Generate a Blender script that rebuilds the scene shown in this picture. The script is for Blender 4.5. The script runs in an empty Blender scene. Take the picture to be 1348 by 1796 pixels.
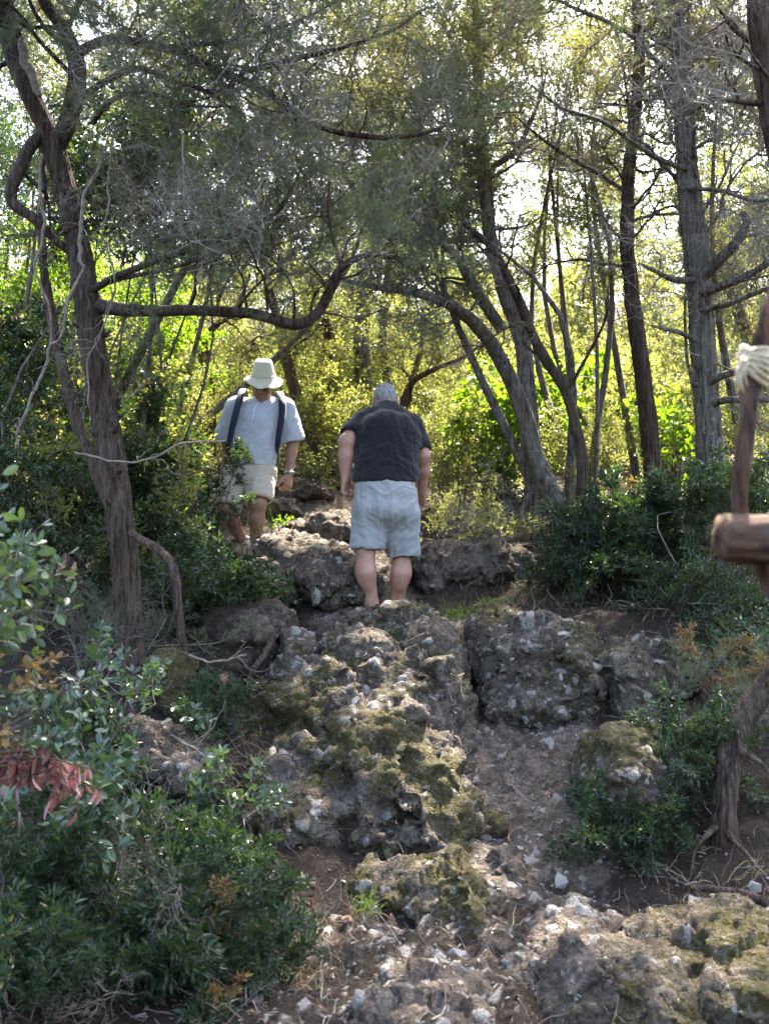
import bpy, math, random
import numpy as np
from mathutils import Vector, Matrix, Euler

# ------------------------------------------------------------------ camera, sky, sun, exposure
SC = bpy.context.scene
COL = SC.collection
F_PX, CX, CY = 1900.0, 674.0, 898.0          # focal length and centre in pixels of a 1348 x 1796 frame
PITCH = math.radians(5.0)
EYE = np.array([0.0, 0.0, 1.6])

cam_d = bpy.data.cameras.new("camera")
cam = bpy.data.objects.new("camera", cam_d)
COL.objects.link(cam)
cam.location = EYE
cam.rotation_euler = (math.radians(90) + PITCH, 0, 0)
cam_d.sensor_fit = 'VERTICAL'
cam_d.sensor_height = 36.0
cam_d.lens = 36.0 * F_PX / 1796.0
cam_d.clip_start = 0.05
cam_d.clip_end = 500
cam_d.dof.use_dof = True
cam_d.dof.focus_distance = 7.0
cam_d.dof.aperture_fstop = 4.5
SC.camera = cam

SUN_EL, SUN_AZ = math.radians(56), math.radians(24)      # azimuth to the right of straight ahead (+Y)
world = bpy.data.worlds.new("World")
SC.world = world
world.use_nodes = True
wn = world.node_tree
sky = wn.nodes.new("ShaderNodeTexSky")
sky.sky_type = 'NISHITA'
sky.sun_disc = False
sky.sun_elevation = SUN_EL
sky.sun_rotation = SUN_AZ
sky.air_density = 1.0
sky.dust_density = 4.0
sky.ozone_density = 0.6
wn.links.new(sky.outputs[0], wn.nodes["Background"].inputs[0])
wn.nodes["Background"].inputs[1].default_value = 0.11

sun_d = bpy.data.lights.new("sun", 'SUN')
sun_d.energy = 4.0
sun_d.angle = math.radians(0.55)
sun_d.color = (1.0, 0.92, 0.79)
sun = bpy.data.objects.new("sun", sun_d)
COL.objects.link(sun)
SUN_DIR = np.array([math.sin(SUN_AZ) * math.cos(SUN_EL), math.cos(SUN_AZ) * math.cos(SUN_EL), math.sin(SUN_EL)])
sun.rotation_euler = Vector(SUN_DIR).to_track_quat('Z', 'Y').to_euler()
sun.location = (10, 20, 20)

SC.view_settings.view_transform = 'Standard'
SC.view_settings.look = 'None'
SC.view_settings.gamma = 1.0
SC.view_settings.use_curve_mapping = False
SC.view_settings.exposure = 3.8

SC.render.engine = 'CYCLES'
cy = SC.cycles
cy.max_bounces = 7
cy.diffuse_bounces = 4
cy.glossy_bounces = 2
cy.transmission_bounces = 5
cy.transparent_max_bounces = 6
cy.sample_clamp_indirect = 4.0
cy.use_denoising = True
cy.caustics_reflective = False
cy.caustics_refractive = False


# ------------------------------------------------------------------ helpers: pixels, noise, meshes
def at(px, py, Y):
    u, v = (px - CX) / F_PX, (CY - py) / F_PX
    d = np.array([u, math.cos(PITCH) - v * math.sin(PITCH), math.sin(PITCH) + v * math.cos(PITCH)])
    return EYE + d * (Y / d[1])


def path_at(pts):
    return np.array([at(*p) for p in pts])


def m_px(Y):
    return Y / F_PX


def norm(v):
    v = np.asarray(v, float)
    return v / (np.linalg.norm(v, axis=-1, keepdims=True) + 1e-12)


def _hash(i, j, k, seed):
    h = (i.astype(np.uint32) * np.uint32(374761393) + j.astype(np.uint32) * np.uint32(668265263)
         + k.astype(np.uint32) * np.uint32(2147483647 & 0x5bd1e995) + np.uint32(seed * 2654435 + 12345))
    h = (h ^ (h >> np.uint32(13))) * np.uint32(1274126177)
    h = (h ^ (h >> np.uint32(16))) * np.uint32(2246822519)
    return h ^ (h >> np.uint32(15))


def vnoise(P, seed=0):
    """value noise, about -1..1"""
    P = np.asarray(P, np.float32)
    I = np.floor(P)
    f = P - I
    I = I.astype(np.int64)
    f = f * f * f * (f * (f * 6 - 15) + 10)
    out = 0
    for dx in (0, 1):
        wx = f[:, 0] if dx else 1 - f[:, 0]
        for dy in (0, 1):
            wy = f[:, 1] if dy else 1 - f[:, 1]
            for dz in (0, 1):
                wz = f[:, 2] if dz else 1 - f[:, 2]
                h = _hash(I[:, 0] + dx, I[:, 1] + dy, I[:, 2] + dz, seed)
                out = out + wx * wy * wz * (h.astype(np.float32) / 2147483648.0 - 1)
    return out


def fbm(P, octaves=4, seed=0, gain=0.5, lac=2.07):
    a, s, tot = 1.0, 0.0, 0.0
    P = np.asarray(P, np.float32)
    for o in range(octaves):
        s = s + a * vnoise(P, seed + o * 17)
        tot += a
        a *= gain
        P = P * lac + 3.7
    return s / tot


def ridged(P, octaves=4, seed=0, gain=0.55, lac=2.1):
    a, s, tot = 1.0, 0.0, 0.0
    P = np.asarray(P, np.float32)
    for o in range(octaves):
        s = s + a * (1 - 2 * np.abs(vnoise(P, seed + o * 13)))
        tot += a
        a *= gain
        P = P * lac + 1.3
    return s / tot


def voronoi(P, seed=0, edge=False):
    """F1 distance and a random number per cell"""
    P = np.asarray(P, np.float32)
    I = np.floor(P).astype(np.int64)
    best = np.full(len(P), 9.0, np.float32)
    rid = np.zeros(len(P), np.float32)
    sec = np.full(len(P), 9.0, np.float32)
    for dx in (-1, 0, 1):
        for dy in (-1, 0, 1):
            for dz in (-1, 0, 1):
                a, b, c = I[:, 0] + dx, I[:, 1] + dy, I[:, 2] + dz
                h = _hash(a, b, c, seed)
                jx = (h & np.uint32(1023)).astype(np.float32) / 1023
                jy = ((h >> np.uint32(10)) & np.uint32(1023)).astype(np.float32) / 1023
                jz = ((h >> np.uint32(20)) & np.uint32(1023)).astype(np.float32) / 1023
                d = np.sqrt((a + jx - P[:, 0]) ** 2 + (b + jy - P[:, 1]) ** 2 + (c + jz - P[:, 2]) ** 2)
                m = d < best
                sec = np.where(m, best, np.minimum(sec, d))
                best = np.where(m, d, best)
                h2 = _hash(a, b, c, seed + 99).astype(np.float32) / 4294967296.0
                rid = np.where(m, h2, rid)
    return (best, rid, sec - best) if edge else (best, rid)


def facets(P, seed=0):
    """a tilted plane per cell: broken faces meeting at sharp edges, about -0.6..0.6"""
    P = np.asarray(P, np.float32)
    I = np.floor(P).astype(np.int64)
    best = np.full(len(P), 9.0, np.float32)
    out = np.zeros(len(P), np.float32)
    b = lambda h, s: ((h >> np.uint32(s)) & np.uint32(1023)).astype(np.float32) / 1023
    for dx in (-1, 0, 1):
        for dy in (-1, 0, 1):
            for dz in (-1, 0, 1):
                a, q, c = I[:, 0] + dx, I[:, 1] + dy, I[:, 2] + dz
                h = _hash(a, q, c, seed)
                v = np.stack([P[:, 0] - a - b(h, 0), P[:, 1] - q - b(h, 10), P[:, 2] - c - b(h, 20)])
                d = (v * v).sum(0)
                h2 = _hash(a, q, c, seed + 99)
                t = v[0] * (b(h2, 0) * 2 - 1) + v[1] * (b(h2, 10) * 2 - 1) + v[2] * (b(h2, 20) * 2 - 1) + 0.5 * (b(h2, 5) - .5)
                m = d < best
                best = np.where(m, d, best)
                out = np.where(m, t, out)
    return out


class MB:
    """collects vertices and faces (triangles and quads) with a material index and a random number per vertex"""

    def __init__(self):
        self.v, self.f3, self.f4, self.m3, self.m4, self.r, self.n = [], [], [], [], [], [], 0

    def add(self, V, F, mat=0, rnd=0.5):
        V = np.asarray(V, np.float32).reshape(-1, 3)
        F = np.asarray(F, np.int64)
        if len(V) == 0 or len(F) == 0:
            return
        self.v.append(V)
        self.r.append(np.broadcast_to(np.asarray(rnd, np.float32), (len(V),)).copy())
        if F.shape[1] == 3:
            self.f3.append(F + self.n)
            self.m3.append(np.full(len(F), mat, np.int32))
        else:
            self.f4.append(F + self.n)
            self.m4.append(np.full(len(F), mat, np.int32))
        self.n += len(V)

    def arrays(self):
        V = np.concatenate(self.v) if self.v else np.zeros((0, 3), np.float32)
        f3 = np.concatenate(self.f3) if self.f3 else np.zeros((0, 3), np.int64)
        f4 = np.concatenate(self.f4) if self.f4 else np.zeros((0, 4), np.int64)
        m3 = np.concatenate(self.m3) if self.m3 else np.zeros(0, np.int32)
        m4 = np.concatenate(self.m4) if self.m4 else np.zeros(0, np.int32)
        r = np.concatenate(self.r) if self.r else np.zeros(0, np.float32)
        return V, f3, f4, m3, m4, r

    def add_mb(self, arr, M, scale=1.0, offset=(0, 0, 0), rshift=None, mats=None):
        V, f3, f4, m3, m4, r = arr
        W = (V * scale) @ np.asarray(M, np.float32).T + np.asarray(offset, np.float32)
        self.v.append(W.astype(np.float32))
        self.r.append(r if rshift is None else np.clip(r + rshift, 0, 1).astype(np.float32))
        if len(f3):
            self.f3.append(f3 + self.n); self.m3.append(m3)
        if len(f4):
            self.f4.append(f4 + self.n); self.m4.append(m4)
        self.n += len(V)

    def mesh(self, name, mats, smooth=True, attrs=None, offset=None):
        V, f3, f4, m3, m4, r = self.arrays()
        if offset is not None:
            V = V - np.asarray(offset, np.float32)
        return raw_mesh(name, V, f3, f4, mats, np.concatenate([m3, m4]), smooth, dict(attrs or {}, rnd=r))


def raw_mesh(name, V, f3, f4, mats, mi=None, smooth=True, attrs=None):
    me = bpy.data.meshes.new(name)
    n3, n4 = len(f3), len(f4)
    me.vertices.add(len(V))
    me.vertices.foreach_set("co", np.ascontiguousarray(V, np.float32).ravel())
    loops = np.concatenate([np.asarray(f3, np.int64).ravel(), np.asarray(f4, np.int64).ravel()]).astype(np.int32)
    me.loops.add(len(loops))
    me.loops.foreach_set("vertex_index", loops)
    me.polygons.add(n3 + n4)
    st = np.concatenate([np.arange(n3) * 3, n3 * 3 + np.arange(n4) * 4]).astype(np.int32)
    me.polygons.foreach_set("loop_start", st)
    for m in (mats if isinstance(mats, (list, tuple)) else [mats]):
        me.materials.append(m)
    if mi is not None:
        me.polygons.foreach_set("material_index", np.asarray(mi, np.int32))
    me.polygons.foreach_set("use_smooth", np.full(n3 + n4, smooth, bool))
    for k, a in (attrs or {}).items():
        at_ = me.attributes.new(k, 'FLOAT', 'POINT')
        at_.data.foreach_set("value", np.ascontiguousarray(a, np.float32))
    me.update(calc_edges=True)
    return me


def link(name, me, parent=None):
    o = bpy.data.objects.new(name, me)
    COL.objects.link(o)
    if parent is not None:
        o.parent = parent
    return o


def tag(o, label=None, cat=None, group=None, kind=None):
    if label: o["label"] = label
    if cat: o["category"] = cat
    if group: o["group"] = group
    if kind: o["kind"] = kind
    return o


def thing(name, label, cat, loc, group=None):
    o = link(name, None)
    o.location = [float(c) for c in loc]
    o.empty_display_size = 0.1
    return tag(o, label, cat, group)


def basis(d, up=(0, 0, 1), roll=0.0):
    """columns: x along d, z near up"""
    x = norm(d)
    u = np.asarray(up, float)
    if abs(np.dot(x, u)) > 0.97:
        u = np.array([0, 1.0, 0]) if abs(x[1]) < 0.9 else np.array([1.0, 0, 0])
    y = norm(np.cross(u, x))
    z = np.cross(x, y)
    if roll:
        c, s = math.cos(roll), math.sin(roll)
        y, z = y * c + z * s, z * c - y * s
    return np.stack([x, y, z], axis=1)


def place(o, M3, loc, scale=1.0):
    R = Matrix([[float(a) for a in row] for row in M3])
    o.matrix_basis = Matrix.Translation([float(c) for c in loc]) @ R.to_4x4() @ Matrix.Diagonal((scale, scale, scale, 1))


def resample(P, n):
    """Catmull-Rom through the points, n samples"""
    P = np.asarray(P, float)
    if len(P) == 2:
        t = np.linspace(0, 1, n)[:, None]
        return P[0] * (1 - t) + P[1] * t
    Q = np.vstack([2 * P[0] - P[1], P, 2 * P[-1] - P[-2]])
    L = np.concatenate([[0], np.cumsum(np.linalg.norm(np.diff(P, axis=0), axis=1))])
    s = np.linspace(0, L[-1], n)
    k = np.clip(np.searchsorted(L, s, side='right') - 1, 0, len(P) - 2)
    t = ((s - L[k]) / np.maximum(L[k + 1] - L[k], 1e-9))[:, None]
    p0, p1, p2, p3 = Q[k], Q[k + 1], Q[k + 2], Q[k + 3]
    return 0.5 * (2 * p1 + (p2 - p0) * t + (2 * p0 - 5 * p1 + 4 * p2 - p3) * t ** 2 + (3 * p1 - p0 - 3 * p2 + p3) * t ** 3)


def frames(P):
    T = norm(np.gradient(P, axis=0))
    n = len(P)
    N = np.zeros_like(P)
    a = np.array([1.0, 0, 0]) if abs(T[0][0]) < 0.8 else np.array([0, 1.0, 0])
    N[0] = norm(a - T[0] * np.dot(a, T[0]))
    for i in range(1, n):
        v = N[i - 1] - T[i] * np.dot(N[i - 1], T[i])
        N[i] = norm(v)
    return T, N, np.cross(T, N)


def tube(P, R, k=5, disp=None, cap=True):
    P = np.asarray(P, float)
    n = len(P)
    R = np.broadcast_to(np.asarray(R, float), (n,))
    T, N, B = frames(P)
    th = np.arange(k) * 2 * math.pi / k
    ring = N[:, None, :] * np.cos(th)[None, :, None] + B[:, None, :] * np.sin(th)[None, :, None]
    rr = R[:, None] * np.ones((1, k))
    if disp is not None:
        rr = rr * (1 + disp(P, th))
    V = (P[:, None, :] + ring * rr[:, :, None]).reshape(-1, 3)
    i = np.arange(n - 1)[:, None] * k
    j = np.arange(k)[None, :]
    j2 = (j + 1) % k
    Fq = np.stack([i + j, i + j2, i + k + j2, i + k + j], axis=-1).reshape(-1, 4)
    if cap:
        V = np.vstack([V, P[0] - T[0] * R[0] * 0.3, P[-1] + T[-1] * R[-1] * 0.5])
        a, b = n * k, n * k + 1
        jj = np.arange(k)
        c1 = np.stack([np.full(k, a), (jj + 1) % k, jj, jj], axis=-1)
        c2 = np.stack([np.full(k, b), (n - 1) * k + jj, (n - 1) * k + (jj + 1) % k, (n - 1) * k + (jj + 1) % k], axis=-1)
        caps = np.vstack([c1, c2])[:, :3]
        return V, Fq, caps
    return V, Fq, np.zeros((0, 3), int)


def add_tube(mb, P, R, k=5, disp=None, mat=0, cap=True, rnd=0.5):
    V, q, c = tube(P, R, k, disp, cap)
    base = mb.n
    mb.add(V, q, mat, rnd)
    if len(c):
        mb.f3.append(c + base)
        mb.m3.append(np.full(len(c), mat, np.int32))


# ------------------------------------------------------------------ signed distance volumes -> meshes
class Vol:
    def __init__(self, lo, hi, h):
        self.lo = np.asarray(lo, float)
        self.h = h
        self.n = np.ceil((np.asarray(hi, float) - self.lo) / h).astype(int) + 1
        self.D = np.full(self.n, 1e3, np.float32)

    def sub(self, lo, hi):
        a = np.clip(np.floor((np.asarray(lo) - self.lo) / self.h).astype(int), 0, self.n)
        b = np.clip(np.ceil((np.asarray(hi) - self.lo) / self.h).astype(int) + 1, 0, self.n)
        if np.any(b <= a):
            return None, None
        g = [self.lo[i] + self.h * np.arange(a[i], b[i], dtype=np.float32) for i in range(3)]
        X, Y, Z = np.meshgrid(*g, indexing='ij')
        return tuple(slice(a[i], b[i]) for i in range(3)), (X.astype(np.float32), Y.astype(np.float32), Z.astype(np.float32))

    def blend(self, sl, d, k, mode='add'):
        D = self.D[sl]
        if mode == 'add':
            if k > 0:
                hh = np.clip(0.5 + 0.5 * (D - d) / k, 0, 1)
                self.D[sl] = np.where(D > 100, d, D * (1 - hh) + d * hh - k * hh * (1 - hh))
            else:
                self.D[sl] = np.minimum(D, d)
        elif mode == 'cut':
            if k > 0:
                d = -d
                hh = np.clip(0.5 - 0.5 * (D - d) / k, 0, 1)
                self.D[sl] = np.where(D > 100, D, D * (1 - hh) + d * hh + k * hh * (1 - hh))
            else:
                self.D[sl] = np.maximum(D, -d)

    def cone(self, a, b, ra, rb, k=0.02, flat=None, mode='add'):
        """tapered capsule; flat = (direction, factor): squeezed along a direction"""
        a, b = np.asarray(a, float), np.asarray(b, float)
        m = max(ra, rb) * 1.6 + k + 3 * self.h
        sl, G = self.sub(np.minimum(a, b) - m, np.maximum(a, b) + m)
        if sl is None:
            return self
        ba = b - a
        L2 = max(float(ba @ ba), 1e-12)
        px, py, pz = G[0] - a[0], G[1] - a[1], G[2] - a[2]
        t = np.clip((px * ba[0] + py * ba[1] + pz * ba[2]) / L2, 0, 1)
        qx, qy, qz = px - t * ba[0], py - t * ba[1], pz - t * ba[2]
        if flat is not None:
            f = norm(flat[0])
            c = (qx * f[0] + qy * f[1] + qz * f[2]) * (1 / flat[1] - 1)
            qx, qy, qz = qx + c * f[0], qy + c * f[1], qz + c * f[2]
        d = np.sqrt(qx * qx + qy * qy + qz * qz) - (ra + (rb - ra) * t)
        if flat is not None:
            d = d * min(1, flat[1] * 1.3)
        self.blend(sl, d, k, mode)
        return self

    def chain(self, pts, rads, k=0.02, flat=None, mode='add'):
        for i in range(len(pts) - 1):
            self.cone(pts[i], pts[i + 1], rads[i], rads[i + 1], k, flat, mode)
        return self

    def ell(self, c, r, M=None, k=0.02, mode='add', p=2.0):
        c, r = np.asarray(c, float), np.asarray(r, float)
        m = r.max() * 1.15 + k + 3 * self.h
        sl, G = self.sub(c - m, c + m)
        if sl is None:
            return self
        px, py, pz = G[0] - c[0], G[1] - c[1], G[2] - c[2]
        if M is not None:
            M = np.asarray(M)
            px, py, pz = (px * M[0, 0] + py * M[1, 0] + pz * M[2, 0], px * M[0, 1] + py * M[1, 1] + pz * M[2, 1],
                          px * M[0, 2] + py * M[1, 2] + pz * M[2, 2])
        if p == 2.0:
            q = np.sqrt((px / r[0]) ** 2 + (py / r[1]) ** 2 + (pz / r[2]) ** 2)
            q2 = np.sqrt((px / r[0] ** 2) ** 2 + (py / r[1] ** 2) ** 2 + (pz / r[2] ** 2) ** 2)
            d = q * (q - 1) / np.maximum(q2, 1e-6)
        else:
            q = (np.abs(px / r[0]) ** p + np.abs(py / r[1]) ** p + np.abs(pz / r[2]) ** p) ** (1 / p)
            d = (q - 1) * r.min()
        self.blend(sl, d, k, mode)
        return self

    def plane(self, pt, nrm, k=0.0, region=None):
        """keep the side the normal points away from"""
        nrm = norm(nrm)
        if region is None:
            sl = tuple(slice(0, x) for x in self.n)
            g = [self.lo[i] + self.h * np.arange(self.n[i], dtype=np.float32) for i in range(3)]
            G = np.meshgrid(*g, indexing='ij')
        else:
            sl, G = self.sub(*region)
        d = (G[0] - pt[0]) * nrm[0] + (G[1] - pt[1]) * nrm[1] + (G[2] - pt[2]) * nrm[2]
        self.D[sl] = np.maximum(self.D[sl], d.astype(np.float32))
        return self

    def mesh(self, smooth_it=0):
        return surface_nets(self.D, self.lo, self.h, smooth_it)


def surface_nets(D, lo, h, smooth_it=0):
    S = D < 0
    offs = [(i, j, k) for i in (0, 1) for j in (0, 1) for k in (0, 1)]
    n = np.array(D.shape)
    cnt = np.zeros(n - 1, np.int8)
    for (i, j, k) in offs:
        cnt += S[i:n[0] - 1 + i, j:n[1] - 1 + j, k:n[2] - 1 + k]
    mask = (cnt > 0) & (cnt < 8)
    I, J, K = np.nonzero(mask)
    idx = np.full(n - 1, -1, np.int64)
    idx[I, J, K] = np.arange(len(I))
    vals = {o: D[I + o[0], J + o[1], K + o[2]] for o in offs}
    acc = np.zeros((len(I), 3))
    c = np.zeros(len(I))
    for a in offs:
        for ax in range(3):
            if a[ax] == 0:
                b = list(a); b[ax] = 1; b = tuple(b)
                va, vb = vals[a], vals[b]
                x = (va < 0) != (vb < 0)
                t = np.where(x, va / np.where(x, va - vb, 1), 0)
                p = np.array(a, float)[None, :].repeat(len(I), 0)
                p[:, ax] += t
                acc += np.where(x[:, None], p, 0)
                c += x
    V = (np.stack([I, J, K], 1) + acc / np.maximum(c, 1)[:, None]) * h + lo
    quads = []
    for ax in range(3):
        u, w = (ax + 1) % 3, (ax + 2) % 3
        s0 = [slice(None)] * 3; s1 = [slice(None)] * 3
        s0[ax] = slice(0, n[ax] - 1); s1[ax] = slice(1, n[ax])
        s0[u] = s1[u] = slice(1, n[u] - 1); s0[w] = s1[w] = slice(1, n[w] - 1)
        A, B = S[tuple(s0)], S[tuple(s1)]
        E = np.stack(np.nonzero(A != B), 1)
        if not len(E):
            continue
        flip = A[tuple(E.T)]
        base = E.copy(); base[:, u] += 1; base[:, w] += 1
        def cell(du, dw):
            q = base.copy(); q[:, u] -= du; q[:, w] -= dw
            return idx[q[:, 0], q[:, 1], q[:, 2]]
        Q = np.stack([cell(1, 1), cell(0, 1), cell(0, 0), cell(1, 0)], 1)
        Q[~flip] = Q[~flip][:, ::-1]
        quads.append(Q)
    Q = np.concatenate(quads)
    Q = Q[(Q >= 0).all(1)]
    for _ in range(smooth_it):
        V = laplace(V, Q)
    return V, Q


def laplace(V, Q, w=0.5):
    A = np.zeros_like(V); c = np.zeros(len(V))
    for a, b in ((0, 1), (1, 2), (2, 3), (3, 0)):
        np.add.at(A, Q[:, a], V[Q[:, b]]); np.add.at(c, Q[:, a], 1)
        np.add.at(A, Q[:, b], V[Q[:, a]]); np.add.at(c, Q[:, b], 1)
    return V * (1 - w) + w * A / np.maximum(c, 1)[:, None]


def vnormals(V, Q):
    n = np.cross(V[Q[:, 2]] - V[Q[:, 0]], V[Q[:, 3]] - V[Q[:, 1]])
    N = np.zeros_like(V)
    for k in range(4):
        np.add.at(N, Q[:, k], n)
    return norm(N)


# ------------------------------------------------------------------ materials
class NT:
    def __init__(self, name):
        self.m = bpy.data.materials.new(name)
        self.m.use_nodes = True
        self.t = self.m.node_tree
        self.t.nodes.clear()
        self.out = self.t.nodes.new("ShaderNodeOutputMaterial")

    def n(self, typ, **kw):
        nd = self.t.nodes.new(typ)
        for k, v in kw.items():
            if k.startswith("i_"):
                key = k[2:]
                key = int(key) if key.isdigit() else key
                if isinstance(v, bpy.types.NodeSocket):
                    self.t.links.new(v, nd.inputs[key])
                else:
                    nd.inputs[key].default_value = v
            else:
                setattr(nd, k, v)
        return nd

    def l(self, a, b):
        self.t.links.new(a, b)

    def coord(self, kind="Object"):
        return self.n("ShaderNodeTexCoord").outputs[kind]

    def mapping(self, vec, scale=(1, 1, 1), rot=(0, 0, 0)):
        nd = self.n("ShaderNodeMapping")
        self.l(vec, nd.inputs[0])
        nd.inputs["Scale"].default_value = scale
        nd.inputs["Rotation"].default_value = rot
        return nd.outputs[0]

    def noise(self, vec, scale, detail=4, rough=0.55, dist=0.0):
        nd = self.n("ShaderNodeTexNoise")
        if vec is not None:
            self.l(vec, nd.inputs["Vector"])
        nd.inputs["Scale"].default_value = scale
        nd.inputs["Detail"].default_value = detail
        nd.inputs["Roughness"].default_value = rough
        nd.inputs["Distortion"].default_value = dist
        return nd.outputs["Fac"]

    def ramp(self, fac, stops):
        nd = self.n("ShaderNodeValToRGB")
        self.l(fac, nd.inputs[0])
        e = nd.color_ramp.elements
        while len(e) < len(stops):
            e.new(0.5)
        for el, (p, c) in zip(e, stops):
            el.position = p
            el.color = (*c, 1) if len(c) == 3 else c
        return nd.outputs[0]

    def rng(self, fac, a, b, c=0.0, d=1.0):
        nd = self.n("ShaderNodeMapRange")
        nd.clamp = True
        self.l(fac, nd.inputs[0])
        for i, v in enumerate((a, b, c, d)):
            nd.inputs[i + 1].default_value = v
        return nd.outputs[0]

    def math(self, op, a, b=None):
        nd = self.n("ShaderNodeMath", operation=op)
        for i, v in enumerate((a, b)):
            if v is None:
                continue
            if isinstance(v, bpy.types.NodeSocket):
                self.l(v, nd.inputs[i])
            else:
                nd.inputs[i].default_value = v
        return nd.outputs[0]

    def mix(self, fac, a, b, blend='MIX'):
        nd = self.n("ShaderNodeMix", data_type='RGBA', blend_type=blend)
        for i, v in ((0, fac), (6, a), (7, b)):
            if isinstance(v, bpy.types.NodeSocket):
                self.l(v, nd.inputs[i])
            elif i == 0:
                nd.inputs[i].default_value = v
            else:
                nd.inputs[i].default_value = (*v, 1)
        return nd.outputs[2]

    def attr(self, name):
        return self.n("ShaderNodeAttribute", attribute_name=name).outputs["Fac"]

    def bump(self, h, strength=0.5, dist=0.01, normal=None):
        nd = self.n("ShaderNodeBump")
        nd.inputs["Strength"].default_value = strength
        nd.inputs["Distance"].default_value = dist
        self.l(h, nd.inputs["Height"])
        if normal is not None:
            self.l(normal, nd.inputs["Normal"])
        return nd.outputs[0]

    def pbr(self, col, rough=0.8, normal=None, spec=0.3, **kw):
        nd = self.n("ShaderNodeBsdfPrincipled")
        for key, v in (("Base Color", col), ("Roughness", rough), ("Specular IOR Level", spec)):
            if isinstance(v, bpy.types.NodeSocket):
                self.l(v, nd.inputs[key])
            elif key == "Base Color":
                nd.inputs[key].default_value = (*v, 1)
            else:
                nd.inputs[key].default_value = v
        if normal is not None:
            self.l(normal, nd.inputs["Normal"])
        for k, v in kw.items():
            nd.inputs[k.replace("_", " ")].default_value = v
        return nd.outputs[0]

    def done(self, sh):
        self.l(sh, self.out.inputs[0])
        return self.m


def leaf_mat(name, a, b, c=None, trans=0.45, tcol=None, rough=0.4, spec=0.4):
    """a..b: the range of leaf colours by the leaf's own random number; c: a few odd leaves"""
    t = NT(name)
    r = t.attr("rnd")
    obj = t.n("ShaderNodeObjectInfo").outputs["Random"]
    rr = t.math('ADD', t.math('MULTIPLY', r, 0.8), t.math('MULTIPLY', obj, 0.2))
    stops = [(0.0, a), (0.85, b)]
    if c is not None:
        stops = [(0.0, a), (0.93, b), (1.0, c)]
    col = t.ramp(rr, stops)
    nz = t.noise(t.coord(), 60, 3)
    col = t.mix(t.rng(nz, 0.35, 0.75, 0.0, 0.35), col, t.mix(1.0, col, (0.55, 0.6, 0.45), 'MULTIPLY'))
    p = t.pbr(col, rough, None, spec)
    tc = t.mix(1.0, col, tcol or (1.7, 1.6, 0.55), 'MULTIPLY')
    tr = t.n("ShaderNodeBsdfTranslucent")
    t.l(tc, tr.inputs[0])
    mx = t.n("ShaderNodeMixShader")
    mx.inputs[0].default_value = trans
    t.l(p, mx.inputs[1])
    t.l(tr.outputs[0], mx.inputs[2])
    return t.done(mx.outputs[0])


def bark_mat(name, dark, light, lichen=None, moss=0.0, fib=(60, 60, 6), strength=0.8):
    t = NT(name)
    co = t.coord()
    f = t.noise(t.mapping(co, (fib[0], fib[1], fib[2])), 1.0, 5, 0.6, 0.4)
    g = t.noise(co, 9, 5, 0.6)
    v = t.noise(co, 90, 3)
    f2 = t.noise(t.mapping(co, (fib[0] * .35, fib[1] * .35, fib[2] * .5)), 1.0, 5, 0.65, 0.6)
    ff = t.math('ADD', t.math('MULTIPLY', f, .55), t.math('MULTIPLY', f2, .45))
    col = t.ramp(ff, [(0.40, dark), (0.60, light), (0.72, tuple(c * 1.35 for c in light))])
    col = t.mix(t.rng(g, 0.35, 0.7, 0.0, 0.6), col, t.mix(1.0, col, (0.55, 0.5, 0.47), 'MULTIPLY'))
    if lichen is not None:
        col = t.mix(t.rng(t.noise(co, 22, 5, 0.7), 0.56, 0.66), col, t.mix(v, lichen, tuple(c * 0.6 for c in lichen)))
    if moss:
        col = t.mix(t.math('MULTIPLY', t.rng(t.noise(co, 5, 5, 0.7), 0.45, 0.6), moss), col, (0.045, 0.05, 0.014))
    h = t.math('ADD', ff, t.math('MULTIPLY', v, 0.2))
    return t.done(t.pbr(col, 0.9, t.bump(h, 1.0, 0.03), 0.1))


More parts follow.
